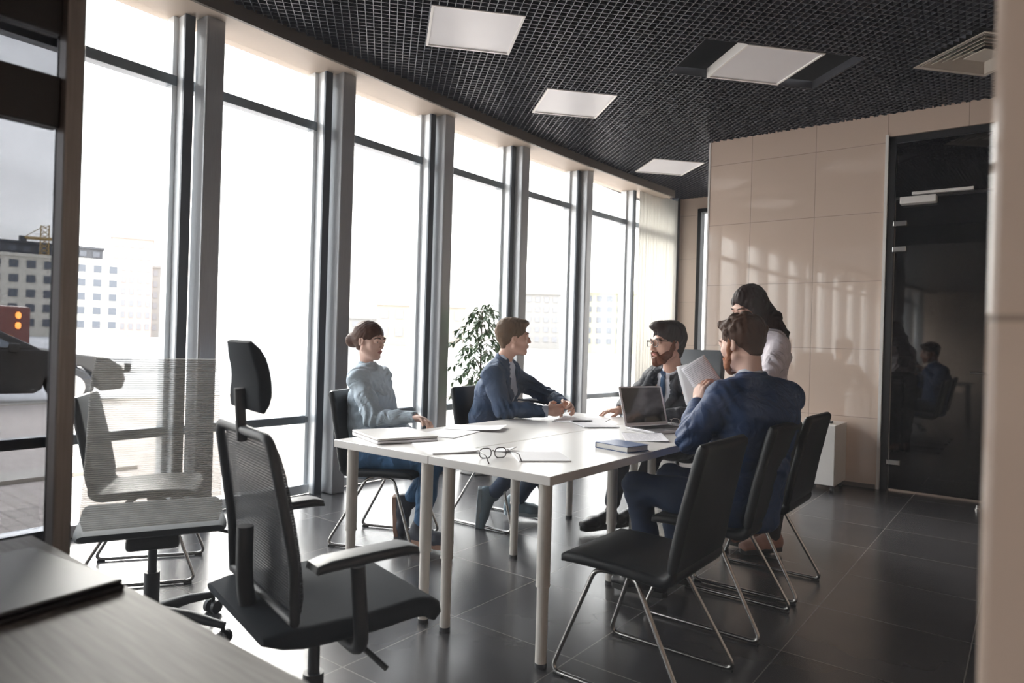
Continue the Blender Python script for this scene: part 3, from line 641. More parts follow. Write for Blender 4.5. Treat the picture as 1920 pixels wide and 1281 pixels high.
# open laptop
t = thing('laptop', 'open silver laptop with dark screen, in front of the bearded man', 'laptop', (-1.64, 3.56, TZ), math.radians(-20))
b = MB(); b.extrude(rrect(.24, .335, .012), 0, .014); b.build('base', silver, t, bevel=.002)
b = MB(); b.box((-.095, -.14, .014), (.015, .14, .0155)); b.build('keyboard', plas, t, smooth=False)
b = MB(); b.box((.035, -.045, .014), (.095, .045, .0146)); b.build('touchpad', mat('touchpad_grey', (.4, .4, .42), .3, .5), t, smooth=False)
Ml = Matrix.Translation((-.118, 0, .014)) @ Matrix.Rotation(math.radians(-17), 4, 'Y') @ Matrix.Rotation(PI/2, 4, 'Z') @ Matrix.Rotation(PI/2, 4, 'X')
b = MB(); b.extrude([(x, y+.116) for x, y in rrect(.335, .23, .01)], -.004, .003, Ml); sc_ = b.build('lid', silver, t, bevel=.0015)
b = MB(); b.box((-.153, .018, .0031), (.153, .222, .0038), Ml); b.build('screen', mat('laptop_screen', (.012, .012, .014), .08, 0, .8), sc_, smooth=False)
# eyeglasses
gl_f = mat('tortoise_frame', (.035, .02, .022), .3, 0, .5)
def glasses(parent, scale=1, m=gl_f, M=Matrix.Identity(4), fold=0, r=.0022):
    """front in the local XZ plane, temples running towards -Y"""
    pr = []
    fr = MB()
    for s_ in (-1, 1):
        lp = [M @ Vector((s_*.033+x, 0, y)) for x, y in rrect(.050, .040, .017, 5)]
        fr.tube(lp, r, 8, closed=True)
    fr.tube([M @ Vector((-.009, 0, .007)), M @ Vector((0, .003, .010)), M @ Vector((.009, 0, .007))], r, 8)
    pr.append(fr.build('frame', m, parent))
    for s_ in (-1, 1):
        tm = MB(); h = M @ Vector((s_*.060, -.002, .012))
        if fold == 0: pts = [h, M @ Vector((s_*.069, -.05, .010)), M @ Vector((s_*.071, -.095, .006)), M @ Vector((s_*.070, -.125, -.018))]
        else: pts = [h, M @ Vector((s_*.062, -.05, .004)), M @ Vector((s_*.055, -.10, -.004)), M @ Vector((s_*.05, -.125, -.018))]
        tm.tube(pts, [r*1.1, r, r, r*1.3], 8); pr.append(tm.build('temple', m, parent))
    ln = MB()
    for s_ in (-1, 1):
        q = [M @ Vector((s_*.033+x, 0, y)) for x, y in rrect(.046, .036, .015, 5)]; ln.add(q, [tuple(range(len(q)))])
    pr.append(ln.build('lenses', glass('lens_glass', (.95, .96, .97), .8), parent, smooth=False))
    return pr
t = thing('eyeglasses', 'dark rimmed eyeglasses standing open at the near edge of the table', 'glasses', (-1.72, 2.15, TZ+.021), math.radians(62))
glasses(t)
t = thing('eyeglasses', 'thin clear framed eyeglasses lying beyond the open laptop', 'glasses', (-1.66, 3.87, TZ+.020), math.radians(200))
glasses(t, m=mat('thin_clear_frame', (.45, .38, .36), .3), r=.0014)
# ------------------------------------------------------------------ potted plant
t = thing('potted_plant', 'leafy ficus plant in a white pot by the windows', 'plant', (-3.95, 4.70, -.0))
b = MB(); b.lathe([(.13, 0), (.145, .01), (.175, .30), (.18, .33), (.165, .33), (.155, .28), (.01, .28)], (0, 0, 0), 36); b.build('pot', white_l, t)
b = MB(); b.lathe([(.001, .281), (.155, .281), (.155, .285), (.001, .292)], (0, 0, 0), 24); b.build('soil', mat('soil', (.03, .022, .016), .95), t)
bark = mat('bark', (.16, .11, .08), .8)
b = MB(); tips = []; rnd = random.Random(5)
b.tube([(0, 0, .28), (.01, .01, .7), (0, .02, 1.1), (.02, .0, 1.45)], [.014, .011, .008, .004], 8)
for k in range(54):
    z = .58+.86*k/54; a = k*2.4; L = .17+.13*rnd.random() if z < 1.25 else .10+.06*rnd.random()
    p0 = Vector((.005, .01, z)); p1 = p0+Vector((math.cos(a)*L*.6, math.sin(a)*L*.6, .09)); p2 = p0+Vector((math.cos(a)*L, math.sin(a)*L, .05))
    b.tube([p0, p1, p2], [.004, .003, .0015], 6); tips += [(p0.lerp(p1, .6), a), (p1, a), (p1.lerp(p2, .5), a), (p2, a)]
b.build('stem', bark, t)
leaf = mat('ficus_leaf', (.11, .19, .085), .35, 0, .5, nscale=9, nvar=.45)
b = MB()
for p, a in tips:
    for q in range(4):
        aa = a+rnd.uniform(-1.5, 1.5); dr_ = Vector((math.cos(aa), math.sin(aa), rnd.uniform(-1.6, -.1))).normalized(); sd = dr_.cross(Vector((0, 0, 1))).normalized(); up_ = sd.cross(dr_); L = rnd.uniform(.055, .085); W_ = L*.21; c0 = Vector(p)+Vector((rnd.uniform(-.02, .02),)*3)
        vs = [c0, c0+dr_*L*.35+sd*W_+up_*.004, c0+dr_*L*.38-up_*.003, c0+dr_*L*.35-sd*W_+up_*.004, c0+dr_*L*.75+sd*W_*.6, c0+dr_*L*.75-up_*.002, c0+dr_*L*.75-sd*W_*.6, c0+dr_*L-up_*.006]
        b.add(vs, [(0, 2, 1), (0, 3, 2), (1, 2, 5, 4), (2, 3, 6, 5), (4, 5, 7), (5, 6, 7)])
b.build('foliage', leaf, t)
# floor socket by the windows
b = MB(); b.box((-.02, -.02, 0), (.02, .02, .07)); o = b.build('floor_socket', white_l, smooth=False, bevel=.005); o.location = (-4.10, 2.62, 0); tag(o, 'small white socket post on the floor below the windows', 'socket')
# ------------------------------------------------------------------ people
skin = mat('skin', (.70, .43, .33), .48, 0, .4, nscale=30, nvar=.08); skin2 = mat('skin_pale', (.74, .49, .40), .48, 0, .4, nscale=30, nvar=.08)
lip_m = mat('lips', (.42, .15, .13), .45)
eye_w = mat('eye_white', (.72, .70, .68), .2); iris_m = mat('iris', (.03, .02, .015), .2)
def norm(v): v = np.array(v, float); return v/np.linalg.norm(v)
def frame(face, pitch=0, roll=0):
    """rows: right-hand side of viewer..., returns matrix with columns (x=person's left->right axis, y=face, z=up)"""
    f = norm([face[0], face[1], 0]); z = np.array([0, 0, 1.]); x = np.cross(f, z)         # x: person's right
    c, s_ = math.cos(pitch), math.sin(pitch); y = f*c-z*s_; u = z*c+f*s_                  # pitch > 0 looks down
    c, s_ = math.cos(roll), math.sin(roll); x2 = x*c+u*s_; u2 = u*c-x*s_
    return np.stack([x2, y, u2], 1)
class Head:
    def __init__(s, pos, face, pitch=0, roll=0, k=1.0): s.p = np.array(pos, float); s.R = frame(face, pitch, roll); s.k = k
    def w(s, q): return s.p+s.R@(np.array(q, float)*s.k)
    def d(s, q): return s.R@np.array(q, float)
def head_sdf(H, neck, fem=False, nr=.047):
    S_ = SDF(); k = H.k; R = H.R.T
    def E(c, r, kk=.02, sub=False): S_.ell(H.w(c), np.array(r)*k, R, kk*k, sub)
    j = .93 if fem else 1
    E((0, -.018, .035), (.073, .093, .083)); E((0, .028, -.015), (.062*j, .063, .082), .03)
    E((0, .035, -.072), (.044*j, .050, .034), .03); E((0, .072, -.093), (.018, .016, .015), .022)
    S_.cone(H.w((-.055*j, .0, -.055)), H.w((-.022, .066, -.092)), .016*k, .013*k, .025*k); S_.cone(H.w((.055*j, .0, -.055)), H.w((.022, .066, -.092)), .016*k, .013*k, .025*k)
    for s_ in (-1, 1):
        E((s_*.042, .058, -.018), (.022, .020, .020), .02); E((s_*.0325, .095, .012), (.019, .015, .011), .012, True)
        E((s_*.0325, .0785, .010), (.0165, .0125, .010), .004); E((s_*.0325, .0775, .0170), (.0165, .0150, .0075), .003)
        E((s_*.073, -.008, -.004), (.008, .019, .031), .004); E((s_*.080, -.003, .000), (.007, .010, .018), .004, True)
    S_.cone(H.w((-.036, .083, .031)), H.w((.036, .083, .031)), .010*k, .010*k, .014*k)
    q_ = .78 if fem else .95; S_.chain([H.w((0, .088, .022)), H.w((0, .088+.015*q_, -.004)), H.w((0, .088+.023*q_, -.024))], [.0060*k, .0078*k*q_, .0100*k*q_], .010*k)
    for s_ in (-1, 1): E((s_*.0105*q_, .098, -.027), (.0085*q_, .010*q_, .0075*q_), .006)
    E((0, .0875, -.052), (.024, .012, .012), .014); E((0, .097, -.049), (.021, .0065, .0045), .004); E((0, .096, -.0585), (.018, .0065, .005), .004)
    S_.cone(H.w((-.02, .101, -.0538)), H.w((.02, .101, -.0538)), .0018*k, .0018*k, .003*k, True)
    n0 = H.w((0, -.022, -.055)); S_.loft([n0, np.array(neck)], [nr*k*(.80 if fem else 1)]*2, [nr*1.05*k*(.82 if fem else 1), nr*1.1*k*(.85 if fem else 1)], H.d((1, 0, 0)), .025*k, cap=.6)
    return S_
def hand_sdf(wr, dirv, nrm, side, curl=.5, k=1.0, spread=.12, thumb=.5, curls=None):
    """wr wrist, dirv towards the knuckles, nrm out of the back of the hand, side = +1 thumb on +x (dirv x nrm)"""
    S_ = SDF(); w_ = np.array(wr, float); y = norm(dirv); z = np.array(nrm, float); z = norm(z-y*(z@y)); x = np.cross(y, z)
    x = x if x@np.array(side, float) > 0 else -x
    Rm = np.stack([x, y, z]); P = lambda a, b, c: w_+(x*a+y*b+z*c)*k
    S_.cone(P(0, -.018, 0), P(0, .01, 0), .026*k, .025*k, .01)
    S_.ell(P(0, .045, 0), np.array((.039, .050, .0145))*k, Rm, .012); S_.ell(P(.018, .03, -.006), np.array((.018, .030, .015))*k, Rm, .012)
    L = [(.0275, .083, (.040, .025, .020), .0088), (.0095, .089, (.045, .029, .021), .0090), (-.0095, .086, (.041, .027, .020), .0085), (-.027, .077, (.032, .020, .018), .0076)]
    for i, (fx, fy, seg, r) in enumerate(L):
        p = P(fx, fy*.86, 0); S_.cone(P(fx*.7, .035, 0), p, .010*k, r*1.05*k, .008); a = 0; c_ = (curls[i] if curls else curl); sp = fx/.0275*spread
        for q, l in enumerate(seg):
            a += c_*(.75 if q == 0 else 1.0); d_ = y*math.cos(a)*math.cos(sp)+x*math.sin(sp)*math.cos(a)-z*math.sin(a); p2 = p+d_*l*k
            S_.cone(p, p2, r*(1-.06*q)*k, r*(1-.06*(q+1))*k, .0035); p = p2
    p = P(.026, .018, -.006); d_ = norm(x*.72+y*.62-z*.25*(1+thumb)); p2 = p+d_*.040*k; S_.cone(p, p2, .0135*k, .0105*k, .008)
    d_ = norm(x*(.45-.5*thumb)+y*.85-z*(.2+.45*thumb)); p3 = p2+d_*.030*k; S_.cone(p2, p3, .0105*k, .0095*k, .004); d_ = norm(x*(.25-.55*thumb)+y*.9-z*(.2+.5*thumb)); S_.cone(p3, p3+d_*.024*k, .0095*k, .0075*k, .004)
    return S_
def shoe_parts(name, par, ankle, toe, mu, msole, up=(0, 0, 1), L=.27):
    a = np.array(ankle, float); y = np.array(toe, float)-a; y[2] = 0 if up[2] > .9 else y[2]; y = norm(y); u = np.array(up, float); u = norm(u-y*(u@y)); x = np.cross(y, u); R = np.stack([x, y, u])
    heel = a-u*.055
    def P(q, s_, h): return heel+x*q+y*s_+u*h
    S_ = SDF(); S_.loft([P(0, -.035, .035), P(0, .04, .034), P(0, .12, .026), P(0, .19, .018)], [.037, .040, .047, .040], [.045, .045, .034, .024], x, .02, cap=.9)
    S_.cone(P(0, -.01, .05), P(0, -.012, .085), .038, .038, .02); S_.half(P(0, 0, -.004), -u, heel-.4, heel+.4)
    v, f = S_.mesh(.006); o = npmesh(name, [(v, f, 0)], [mu], par)
    b = MB(); pr = [(-.030, -.052), (-.039, .0), (-.040, .07), (-.048, .14), (-.036, .195), (0, .214), (.036, .195), (.048, .14), (.040, .07), (.039, 0), (.030, -.052), (0, -.066)]
    b.add([P(q, s_, -.018) for q, s_ in pr]+[P(q, s_, .010) for q, s_ in pr], [tuple(range(12)), tuple(range(12, 24))]+[(i, (i+1) % 12, 12+(i+1) % 12, 12+i) for i in range(12)])
    s2 = b.build('sole', msole, o, bevel=.003)
    return o
def folds(amp, centers, seed=0, base=.0030):
    """cloth relief: broad soft undulation plus crease bundles near the joints"""
    rs = np.random.RandomState(seed); ws = rs.randn(8, 3)*13; ph = rs.rand(12)*6
    def warp(P, sc): return np.stack([np.sin(P[:, 1]*sc+ph[0])+np.sin(P[:, 2]*sc*1.3+ph[1]), np.sin(P[:, 2]*sc+ph[2])+np.sin(P[:, 0]*sc*1.2+ph[3]), np.sin(P[:, 0]*sc+ph[4])+np.sin(P[:, 1]*sc*1.1+ph[5])], 1)
    def fn(P):
        d = np.zeros(len(P)); W_ = warp(P, 24)*.022; Q = P+W_
        for i in range(5): d += base*.45*np.sin(Q@ws[i]*1.6+ph[i])
        for j, (c, r, ax) in enumerate(centers):
            q = P-np.array(c); g = np.exp(-(q*q).sum(-1)/(r*r)); a = norm(norm(ax)+rs_dirs[j % 6]*.55)
            s1 = np.sin((Q@a)*2*PI/.058+ph[j % 6]+2.0*np.sin(P@ws[j % 6]*.8)); d += amp*g*(np.abs(s1)**.7*np.sign(s1)-.2)*(.55+.45*np.sin(P@ws[(j+2) % 8]*1.1))
        return d
    rs_dirs = rs.randn(6, 3)*.8
    return fn
def eyes(H, par, look=(0, 0)):
    for s_ in (-1, 1):
        b = MB(); c = H.w((s_*.0325, .0795, .0105)); r = .0118*H.k; n = 14; vs = []; fs = []; mi = []
        R = H.R; ld = norm((look[0], 1, look[1])); xx = norm(np.cross(ld, (0, 0, 1))); zz = np.cross(xx, ld)
        for i in range(n+1):
            th = PI*i/n
            for k in range(18):
                ph = 2*PI*k/18; q = ld*math.cos(th)+(xx*math.cos(ph)+zz*math.sin(ph))*math.sin(th); vs.append(tuple(c+R@q*r))
        for i in range(n):
            for k in range(18): fs.append((i*18+k, i*18+(k+1) % 18, (i+1)*18+(k+1) % 18, (i+1)*18+k)); mi.append(1 if i < 2 else 0)
        b.v = vs; b.f = fs; b.mi = mi; b.build('eye', [eye_w, iris_m], par)
        b = MB(); b.tube([H.w((s_*x, y, z)) for x, y, z in ((.014, .0960, .029), (.026, .0965, .0335), (.038, .0915, .034), (.048, .082, .030), (.054, .074, .024))], [.0022, .0036, .0036, .0028, .0012], 6); b.build('eyebrow', HM['brow'], par)
HM = {}
def hairmat(name, col): return mat(name, col, .55, 0, .22, nscale=14, nvar=.35, bscale=60, bump=.6, stretch=(1, 1, .3), bdist=.003)
def person(name_label, H, neck, arms, legs, torso, mats, style, extra=None, loc=(0, 0, 0), fem=False):
    """arms: [(shoulder, elbow, wrist, handdir, backnormal, side, kwargs)], legs: [(hip, knee, ankle, toe, up)]"""
    t = thing('person', name_label, 'person', (0, 0, 0))
    hs = head_sdf(H, neck, fem); hv, hf = hs.mesh(.0042 if not fem else .004)
    parts = [(hv, hf, 0)]
    for (sh, el, wr, hd, bn, sd, kw) in arms:
        v, f = hand_sdf(wr, hd, bn, sd, **kw).mesh(.003, pad=.012); parts.append((v, f, 0))
    core = SDF(); core.loft([torso['pelvis'], torso['waist'], torso['chest'], neck], [.14, .115, .13, .05], [.09, .08, .09, .05], torso['side'], .04)
    for (sh, el, wr, *_r) in arms: core.chain([sh, el, wr], [.042, .034, .024], .02); core.cone(torso['chest'], sh, .07, .045, .03)
    for (hp, kn, an, *_r) in legs: core.chain([hp, kn, an], [.07, .045, .03], .02)
    v, f = core.mesh(.014); parts.append((v, f, 0))
    body = npmesh('body', parts, [mats['skin'], lip_m], t)
    # lips take their own colour
    me = body.data; co = np.empty(len(hv)*3); n_ = len(hf); cen = hv[hf].mean(1); L_ = (cen-H.p)@H.R/H.k
    msk = (np.abs(L_[:, 0]) < .021) & (L_[:, 2] > -.0625) & (L_[:, 2] < -.0455+.0015*0) & (L_[:, 1] > .094) & (((L_[:, 0]/.023)**2+((L_[:, 2]+.054)/.0085)**2) < 1)
    mi = np.zeros(len(me.polygons), np.int32); mi[:n_][msk] = 1; me.polygons.foreach_set('material_index', mi)
    eyes(H, t)
    # trousers
    tr = SDF(); sd = torso['side']
    tr.loft([np.array(torso['pelvis'])+[0, 0, .06], torso['pelvis']], [.155, .165], [.105, .115], sd, .05)
    for (hp, kn, an, toe, up) in legs:
        an = np.array(an, float); hem = an+(np.array(kn)-an)*mats.get('hem', .10)
        tr.chain([hp, np.array(hp)*.5+np.array(kn)*.5, kn, np.array(kn)*.5+an*.5, hem], [.088, .080, .062, .054, mats.get('cuff', .048)], .03)
    kc = [(kn, .14, np.array(an)-np.array(kn)) for (_, kn, an, *_r) in legs]+[(hp, .14, np.array(kn)-np.array(hp)) for (hp, kn, *_r) in legs]
    v, f = tr.mesh(.009, folds(.0035, kc, 3)); npmesh('trousers', [(v, f, 0)], [mats['trousers']], t)
    for (hp, kn, an, toe, up) in legs: shoe_parts('shoe', t, an, toe, mats['shoe'], mats['sole'], up)
    style(t, H)
    if extra: extra(t, H)
    return t
def arm_tube(S_, sh, el, wr, r, k=.02, cuff=.0):
    sh, el, wr = [np.array(q, float) for q in (sh, el, wr)]
    S_.chain([sh, sh*.5+el*.5, el, el*.45+wr*.55, wr+(wr-el)*cuff], r, k)
def jacket(t, name, m, torso, neck, arms, H, r=(.068, .058, .052, .045, .036), w_=(.175, .165, .195, .165), dpt=(.135, .125, .130, .085), vneck=.0, vwide=.060, fdir=None, hem=0, seed=1, amp=.004, res=.0075, collar=True, cuff=-.08, open_=0, m2=None):
    S_ = SDF(); sd = torso['side']; pel = np.array(torso['pelvis'], float); ch = np.array(torso['chest'], float); nk = np.array(neck, float)
    top = np.array(torso.get('yoke', nk+(ch-nk)*.28), float)
    low = pel+(pel-np.array(torso['waist']))*hem
    S_.loft([low, torso['waist'], ch, top], w_, dpt, sd, .03, n=2.4)
    S_.loft([top, nk], [w_[3]*.75, .055], [dpt[3]*.95, .055], sd, .04)
    for (sh, el, wr, *_r) in arms:
        S_.cone(top, sh, dpt[3]*.7, r[0], .05); arm_tube(S_, sh, el, wr, list(r), .02, cuff)
    for (sh, el, wr, *_r) in arms:                      # open the cuff
        e_ = np.array(el, float); w0 = np.array(wr, float); d_ = norm(w0-e_); S_.cone(w0+d_*(cuff*np.linalg.norm(w0-e_)+.012), w0+d_*.06, r[4]*.82, r[4]*.82, .004, True)
    if vneck:
        u = norm(nk-ch); f = np.array(fdir, float); f = norm(f-u*(f@u)); x = norm(np.cross(f, u))
        for q in np.linspace(0, 1, 13):               # a V cut in the front
            c = nk+f*(.10+.02*q)-u*(vneck*q-.01); S_.ell(c, ((vwide*(1-q**1.5)+.004), .062, .026), np.stack([x, f, u]), .006, True)
    S_.cone(nk-norm(nk-ch)*.01, nk+norm(H.w((0, -.02, -.06))-nk)*.14, .047, .052, .006, True)
    cs = [(el, .13, np.array(wr)-np.array(el)) for (sh, el, wr, *_r) in arms]+[(np.array(sh)*.6+np.array(torso['chest'])*.4, .12, np.array(el)-np.array(sh)) for (sh, el, wr, *_r) in arms]+[(torso['waist'], .16, ch-pel)]
    v, f = S_.mesh(res, folds(amp, cs, seed)); return npmesh(name, [(v, f, 0)], [m], t)
def on_surface(ob, p, f, off=.003):
    from mathutils.bvhtree import BVHTree
    if ob.name not in BV: BV[ob.name] = BVHTree.FromPolygons([v.co[:] for v in ob.data.vertices], [q.vertices[:] for q in ob.data.polygons])
    o = Vector(p)+Vector(f)*.35; hit = BV[ob.name].ray_cast(o, -Vector(f), .6)
    return np.array(hit[0])+np.array(f)*off if hit[0] is not None else np.array(p)
BV = {}
def lapels(t, ob, m, nk, ch, fdir, vneck, wide=.042, vwide=.060):
    u = norm(np.array(nk)-np.array(ch)); f = np.array(fdir, float); f = norm(f-u*(f@u)); x = norm(np.cross(f, u))
    for s_ in (-1, 1):
        n = 16; vs = []
        for i in range(n+1):
            q = i/n; hw_ = (vwide+.003)*(1-q**1.5)+.006; wd_ = wide*(.55+.45*min(1, q/.35) if q < .38 else 1.25*(1-(q-.38)/.62)+.12)
            for a_ in (hw_, hw_+wd_*.5, hw_+wd_):
                p = np.array(nk)-u*(vneck*q-.012)+x*s_*a_; p = on_surface(ob, p, f, .0045 if a_ != hw_ else .002); vs.append(p)
        b = MB(); b.add(vs, [(3*i+j, 3*i+j+1, 3*i+j+4, 3*i+j+3) for i in range(n) for j in range(2)]); o = b.build('lapel', m, t); w_ = o.modifiers.new('t', 'SOLIDIFY'); w_.thickness = .004; w_.offset = 1
def collar_ring(t, name, m, nk, up, r=.062, h=.035, th=.005, front=None, gap=.5, tilt=.3, seg=28, lean=0):
    """standing collar: a band around the neck, open at the front"""
    up = norm(up); f = np.array(front, float); f = norm(f-up*(f@up)); x = np.cross(f, up); vs = []; n = seg
    for i in range(n+1):
        a = gap/2+(2*PI-gap)*i/n; d_ = f*math.cos(a)+x*math.sin(a); dip = -.022*max(0, math.cos(a))
        for rr, z in ((r+th, -.012+dip), (r+th+.003, h*.5+dip), (r*.92+th, h+dip), (r*.92, h+dip), (r, -.012+dip)):
            vs.append(tuple(np.array(nk)+d_*rr+up*z))
    b = MB(); b.add(vs, [(i*5+k, i*5+(k+1) % 5, (i+1)*5+(k+1) % 5, (i+1)*5+k) for i in range(n) for k in range(5)]+[(0, 1, 2, 3, 4), (n*5+4, n*5+3, n*5+2, n*5+1, n*5)])
    return b.build(name, m, t)
def hair_shell(H, front=.062, low=-.03, back=-.085, top=1.0, extra=None, res=.004, name='hair', m=None, par=None, disp=None, side=.015, burn=0, nape=1.0):
    S_ = SDF(); R = H.R.T; k = H.k
    S_.ell(H.w((0, -.020, .043)), np.array((.083, .103, .088*top))*k, R, .01)
    S_.loft([H.w((0, -.055, -.01)), H.w((0, -.052, back))], [.060*k*nape, .042*k*nape], [.046*k, .033*k], H.d((1, 0, 0)), .02)
    if extra: extra(S_, H)
    lo, hi = H.p-.3, H.p+.3
    S_.half(H.w((0, .0, back)), H.d((0, .35, -1)), lo, hi, .006)
    # face opening
    S_.ell(H.w((0, .105, -.02)), np.array((.068, .085, front+.022))*k, R, .008, True)
    for s_ in (-1, 1):
        S_.ell(H.w((s_*.085, .040-burn, -.035)), np.array((.045, .042, .050))*k, R, .008, True)
        S_.ell(H.w((s_*.085, -.012, low)), np.array((.030, .026, .034))*k, R, .006, True)
    v, f = S_.mesh(res, disp); return npmesh(name, [(v, f, 0)], [m], par)
def strand(H, amp=.0022, fr=260, seed=0):
    def fn(P):
        L = (P-H.p)@H.R; a = np.arctan2(L[:, 0], L[:, 2]+.05); return amp*np.sin(a*26+9*np.sin(L[:, 1]*30)+4*L[:, 1]*20)*.5+amp*.6*np.sin(L[:, 1]*fr*.5+8*np.sin(L[:, 0]*40))
    return fn
def shirt_under(t, torso, neck, arms, H, m, fdir, w_, dpt, front=1):
    S_ = SDF(); sd = torso['side']; nk = np.array(neck, float); ch = np.array(torso['chest'], float); top = nk+(ch-nk)*.28; f = norm(fdir)
    S_.loft([np.array(torso['waist'])+f*.004, ch+f*.004, top], [w_[1]-.02, w_[2]-.03, .11], [dpt[1]-.008, dpt[2]-.008, dpt[3]-.008], sd, .03, n=2.4)
    S_.loft([top, nk], [.09, .050], [dpt[3]-.012, .054], sd, .03)
    S_.cone(nk, nk+norm(H.w((0, -.02, -.06))-nk)*.14, .050, .056, .006, True)
    v, f_ = S_.mesh(.008, folds(.002, [(ch, .1, (0, 0, 1))], 4)); sob = npmesh('shirt', [(v, f_, 0)], [m], t)
    for (sh, el, wr, *_r) in arms:
        w0 = np.array(wr, float); d_ = norm(w0-np.array(el, float)); b = MB(); r0, r1 = .034, .036
        b.tube([w0-d_*.085, w0-d_*.002], [r0, r1], 20, cap=False); o = b.build('shirt_cuff', m, t); q = o.modifiers.new('t', 'SOLIDIFY'); q.thickness = .003
    return sob
# ---------------------------------------------------------------- woman in the pale blue shirt
HM['brow'] = hairmat('dark_brown_hair', (.045, .028, .022)); HM['bun'] = hairmat('brown_hair', (.085, .038, .024))
denim = mat('jeans_denim', (.055, .15, .30), .8, nscale=20, nvar=.25, bscale=300, bump=.2, bdist=.0006, wrinkle=.8)
chamb = mat('chambray_shirt', (.56, .66, .75), .8, nscale=30, nvar=.10, bscale=200, bump=.2, bdist=.0008, wrinkle=.8)
H1 = Head((-3.112, 2.692, 1.165), (.985, .17), .16, 0, .93)
T1 = dict(pelvis=(-3.12, 2.71, .50), waist=(-3.13, 2.71, .66), chest=(-3.115, 2.715, .84), side=(.44, -.90, 0))
neck1 = (-3.13, 2.69, 1.02)
A1 = [((-3.065, 2.575, .945), (-2.925, 2.565, .735), (-2.705, 2.675, .752), (1, -.02, -.05), (0, .25, 1), (0, 1, .3), dict(curl=.42, k=.92)),
      ((-3.17, 2.84, .945), (-3.14, 2.90, .70), (-2.93, 2.87, .62), (.9, -.1, -.1), (0, .2, 1), (0, -1, 0), dict(curl=.35, k=.92))]
L1 = [((-3.06, 2.63, .50), (-2.69, 2.81, .505), (-2.72, 2.76, .10), (-2.60, 2.785, .035), (0, 0, 1)), ((-3.14, 2.80, .50), (-2.77, 2.99, .505), (-2.972, 2.888, .185), (-2.955, 2.895, 0.0), (.9, .42, .1))]
def style1(t, H):
    def ex(S_, H): S_.ell(H.w((0, -.135, -.022)), np.array((.047, .042, .043)), H.R.T, .006); S_.ell(H.w((0, -.105, .0)), np.array((.045, .04, .04)), H.R.T, .03)
    hair_shell(H, .052, -.035, -.058, .97, ex, .0042, 'hair', HM['bun'], t, strand(H, .0018, 200))
    jacket(t, 'shirt', chamb, T1, neck1, A1, H, (.062, .055, .050, .040, .033), (.150, .135, .150, .125), (.115, .105, .115, .07), hem=.55, amp=0.0104, seed=11, cuff=-.02)
    collar_ring(t, 'collar', chamb, np.array(neck1)+[0, 0, -.012], H.w((0, -.01, -.06))-np.array(neck1), .045, .036, .006, (.95, .3, 0), .3)
    b = MB(); 
    for k in range(6): 
        p = np.array(neck1)*(1-k/6)+np.array(T1['waist'])*(k/6)+norm((.9, .44, 0))*(.07+.045*min(1, k/2.5)); b.lathe([(.004, -.003), (.005, 0), (.004, .003)], tuple(p), 10)
P1 = person('woman in pale blue denim shirt with hair bun, seated at the left of the table', H1, neck1, A1, L1, T1,
       dict(skin=skin2, trousers=denim, shoe=mat('dark_sneaker', (.045, .05, .07), .6), sole=mat('gum_sole', (.30, .17, .12), .6), hem=.14, cuff=.043), style1, fem=True)
# ---------------------------------------------------------------- man in the grey-blue jacket, profile
HM['brow'] = hairmat('brow_brown', (.07, .045, .03)); h2 = hairmat('light_brown_hair', (.13, .075, .040))
blz = mat('slate_blue_wool', (.042, .078, .150), .8, nscale=25, nvar=.12, bscale=240, bump=.2, bdist=.0007, wrinkle=.55)
pshirt = mat('pale_blue_cotton', (.52, .58, .70), .7)
H2 = Head((-2.690, 3.540, 1.208), (.66, .75), -.02, 0, 1.0)
T2 = dict(pelvis=(-2.86, 3.53, .50), waist=(-2.86, 3.53, .68), chest=(-2.80, 3.54, .87), side=(.30, -.954, 0))
neck2 = (-2.748, 3.525, 1.075)
A2 = [((-2.715, 3.365, .965), (-2.59, 3.325, .765), (-2.372, 3.50, .76), (.45, .85, .10), (.75, -.55, .35), (0, 0, 1), dict(curl=.62)),
      ((-2.82, 3.690, .965), (-2.585, 3.79, .83), (-2.372, 3.70, .785), (.80, -.42, .02), (.35, .75, .55), (0, 0, 1), dict(curl=.55))]
L2 = [((-2.83, 3.44, .50), (-2.44, 3.45, .505), (-2.705, 3.355, .20), (-2.725, 3.365, 0.0), (.75, .55, .1)), ((-2.85, 3.62, .50), (-2.45, 3.71, .505), (-2.73, 3.65, .10), (-2.62, 3.72, .035), (0, 0, 1))]
def style2(t, H):
    def ex(S_, H):
        S_.ell(H.w((0, .045, .098)), np.array((.062, .058, .030)), H.R.T, .02); S_.ell(H.w((0, -.02, .085)), np.array((.074, .085, .052)), H.R.T, .02)
    hair_shell(H, .058, -.028, -.055, .98, ex, .0042, 'hair', h2, t, strand(H, .0022, 260), burn=-.008, nape=.86)
    shirt_under(t, T2, neck2, A2, H, pshirt, (.954, .30, 0), (.175, .165, .195, .165), (.125, .115, .120, .075))
    collar_ring(t, 'shirt_collar', pshirt, np.array(neck2)+[0, 0, -.015], H.w((0, -.01, -.06))-np.array(neck2), .051, .042, .006, (.9, .42, 0), .35)
    jk = jacket(t, 'jacket', blz, T2, neck2, A2, H, (.068, .060, .054, .047, .040), (.175, .165, .190, .155), (.130, .120, .126, .078), vneck=.40, vwide=.088, fdir=(.954, .30, 0), hem=.45, amp=0.0095, seed=21, cuff=-.12); lapels(t, jk, blz, neck2, T2['chest'], (.954, .30, 0), .40, .045, .088)
    collar_ring(t, 'jacket_collar', blz, np.array(neck2)+[0, 0, -.02], H.w((0, -.02, -.06))-np.array(neck2), .060, .036, .008, (.9, .42, 0), 1.5)
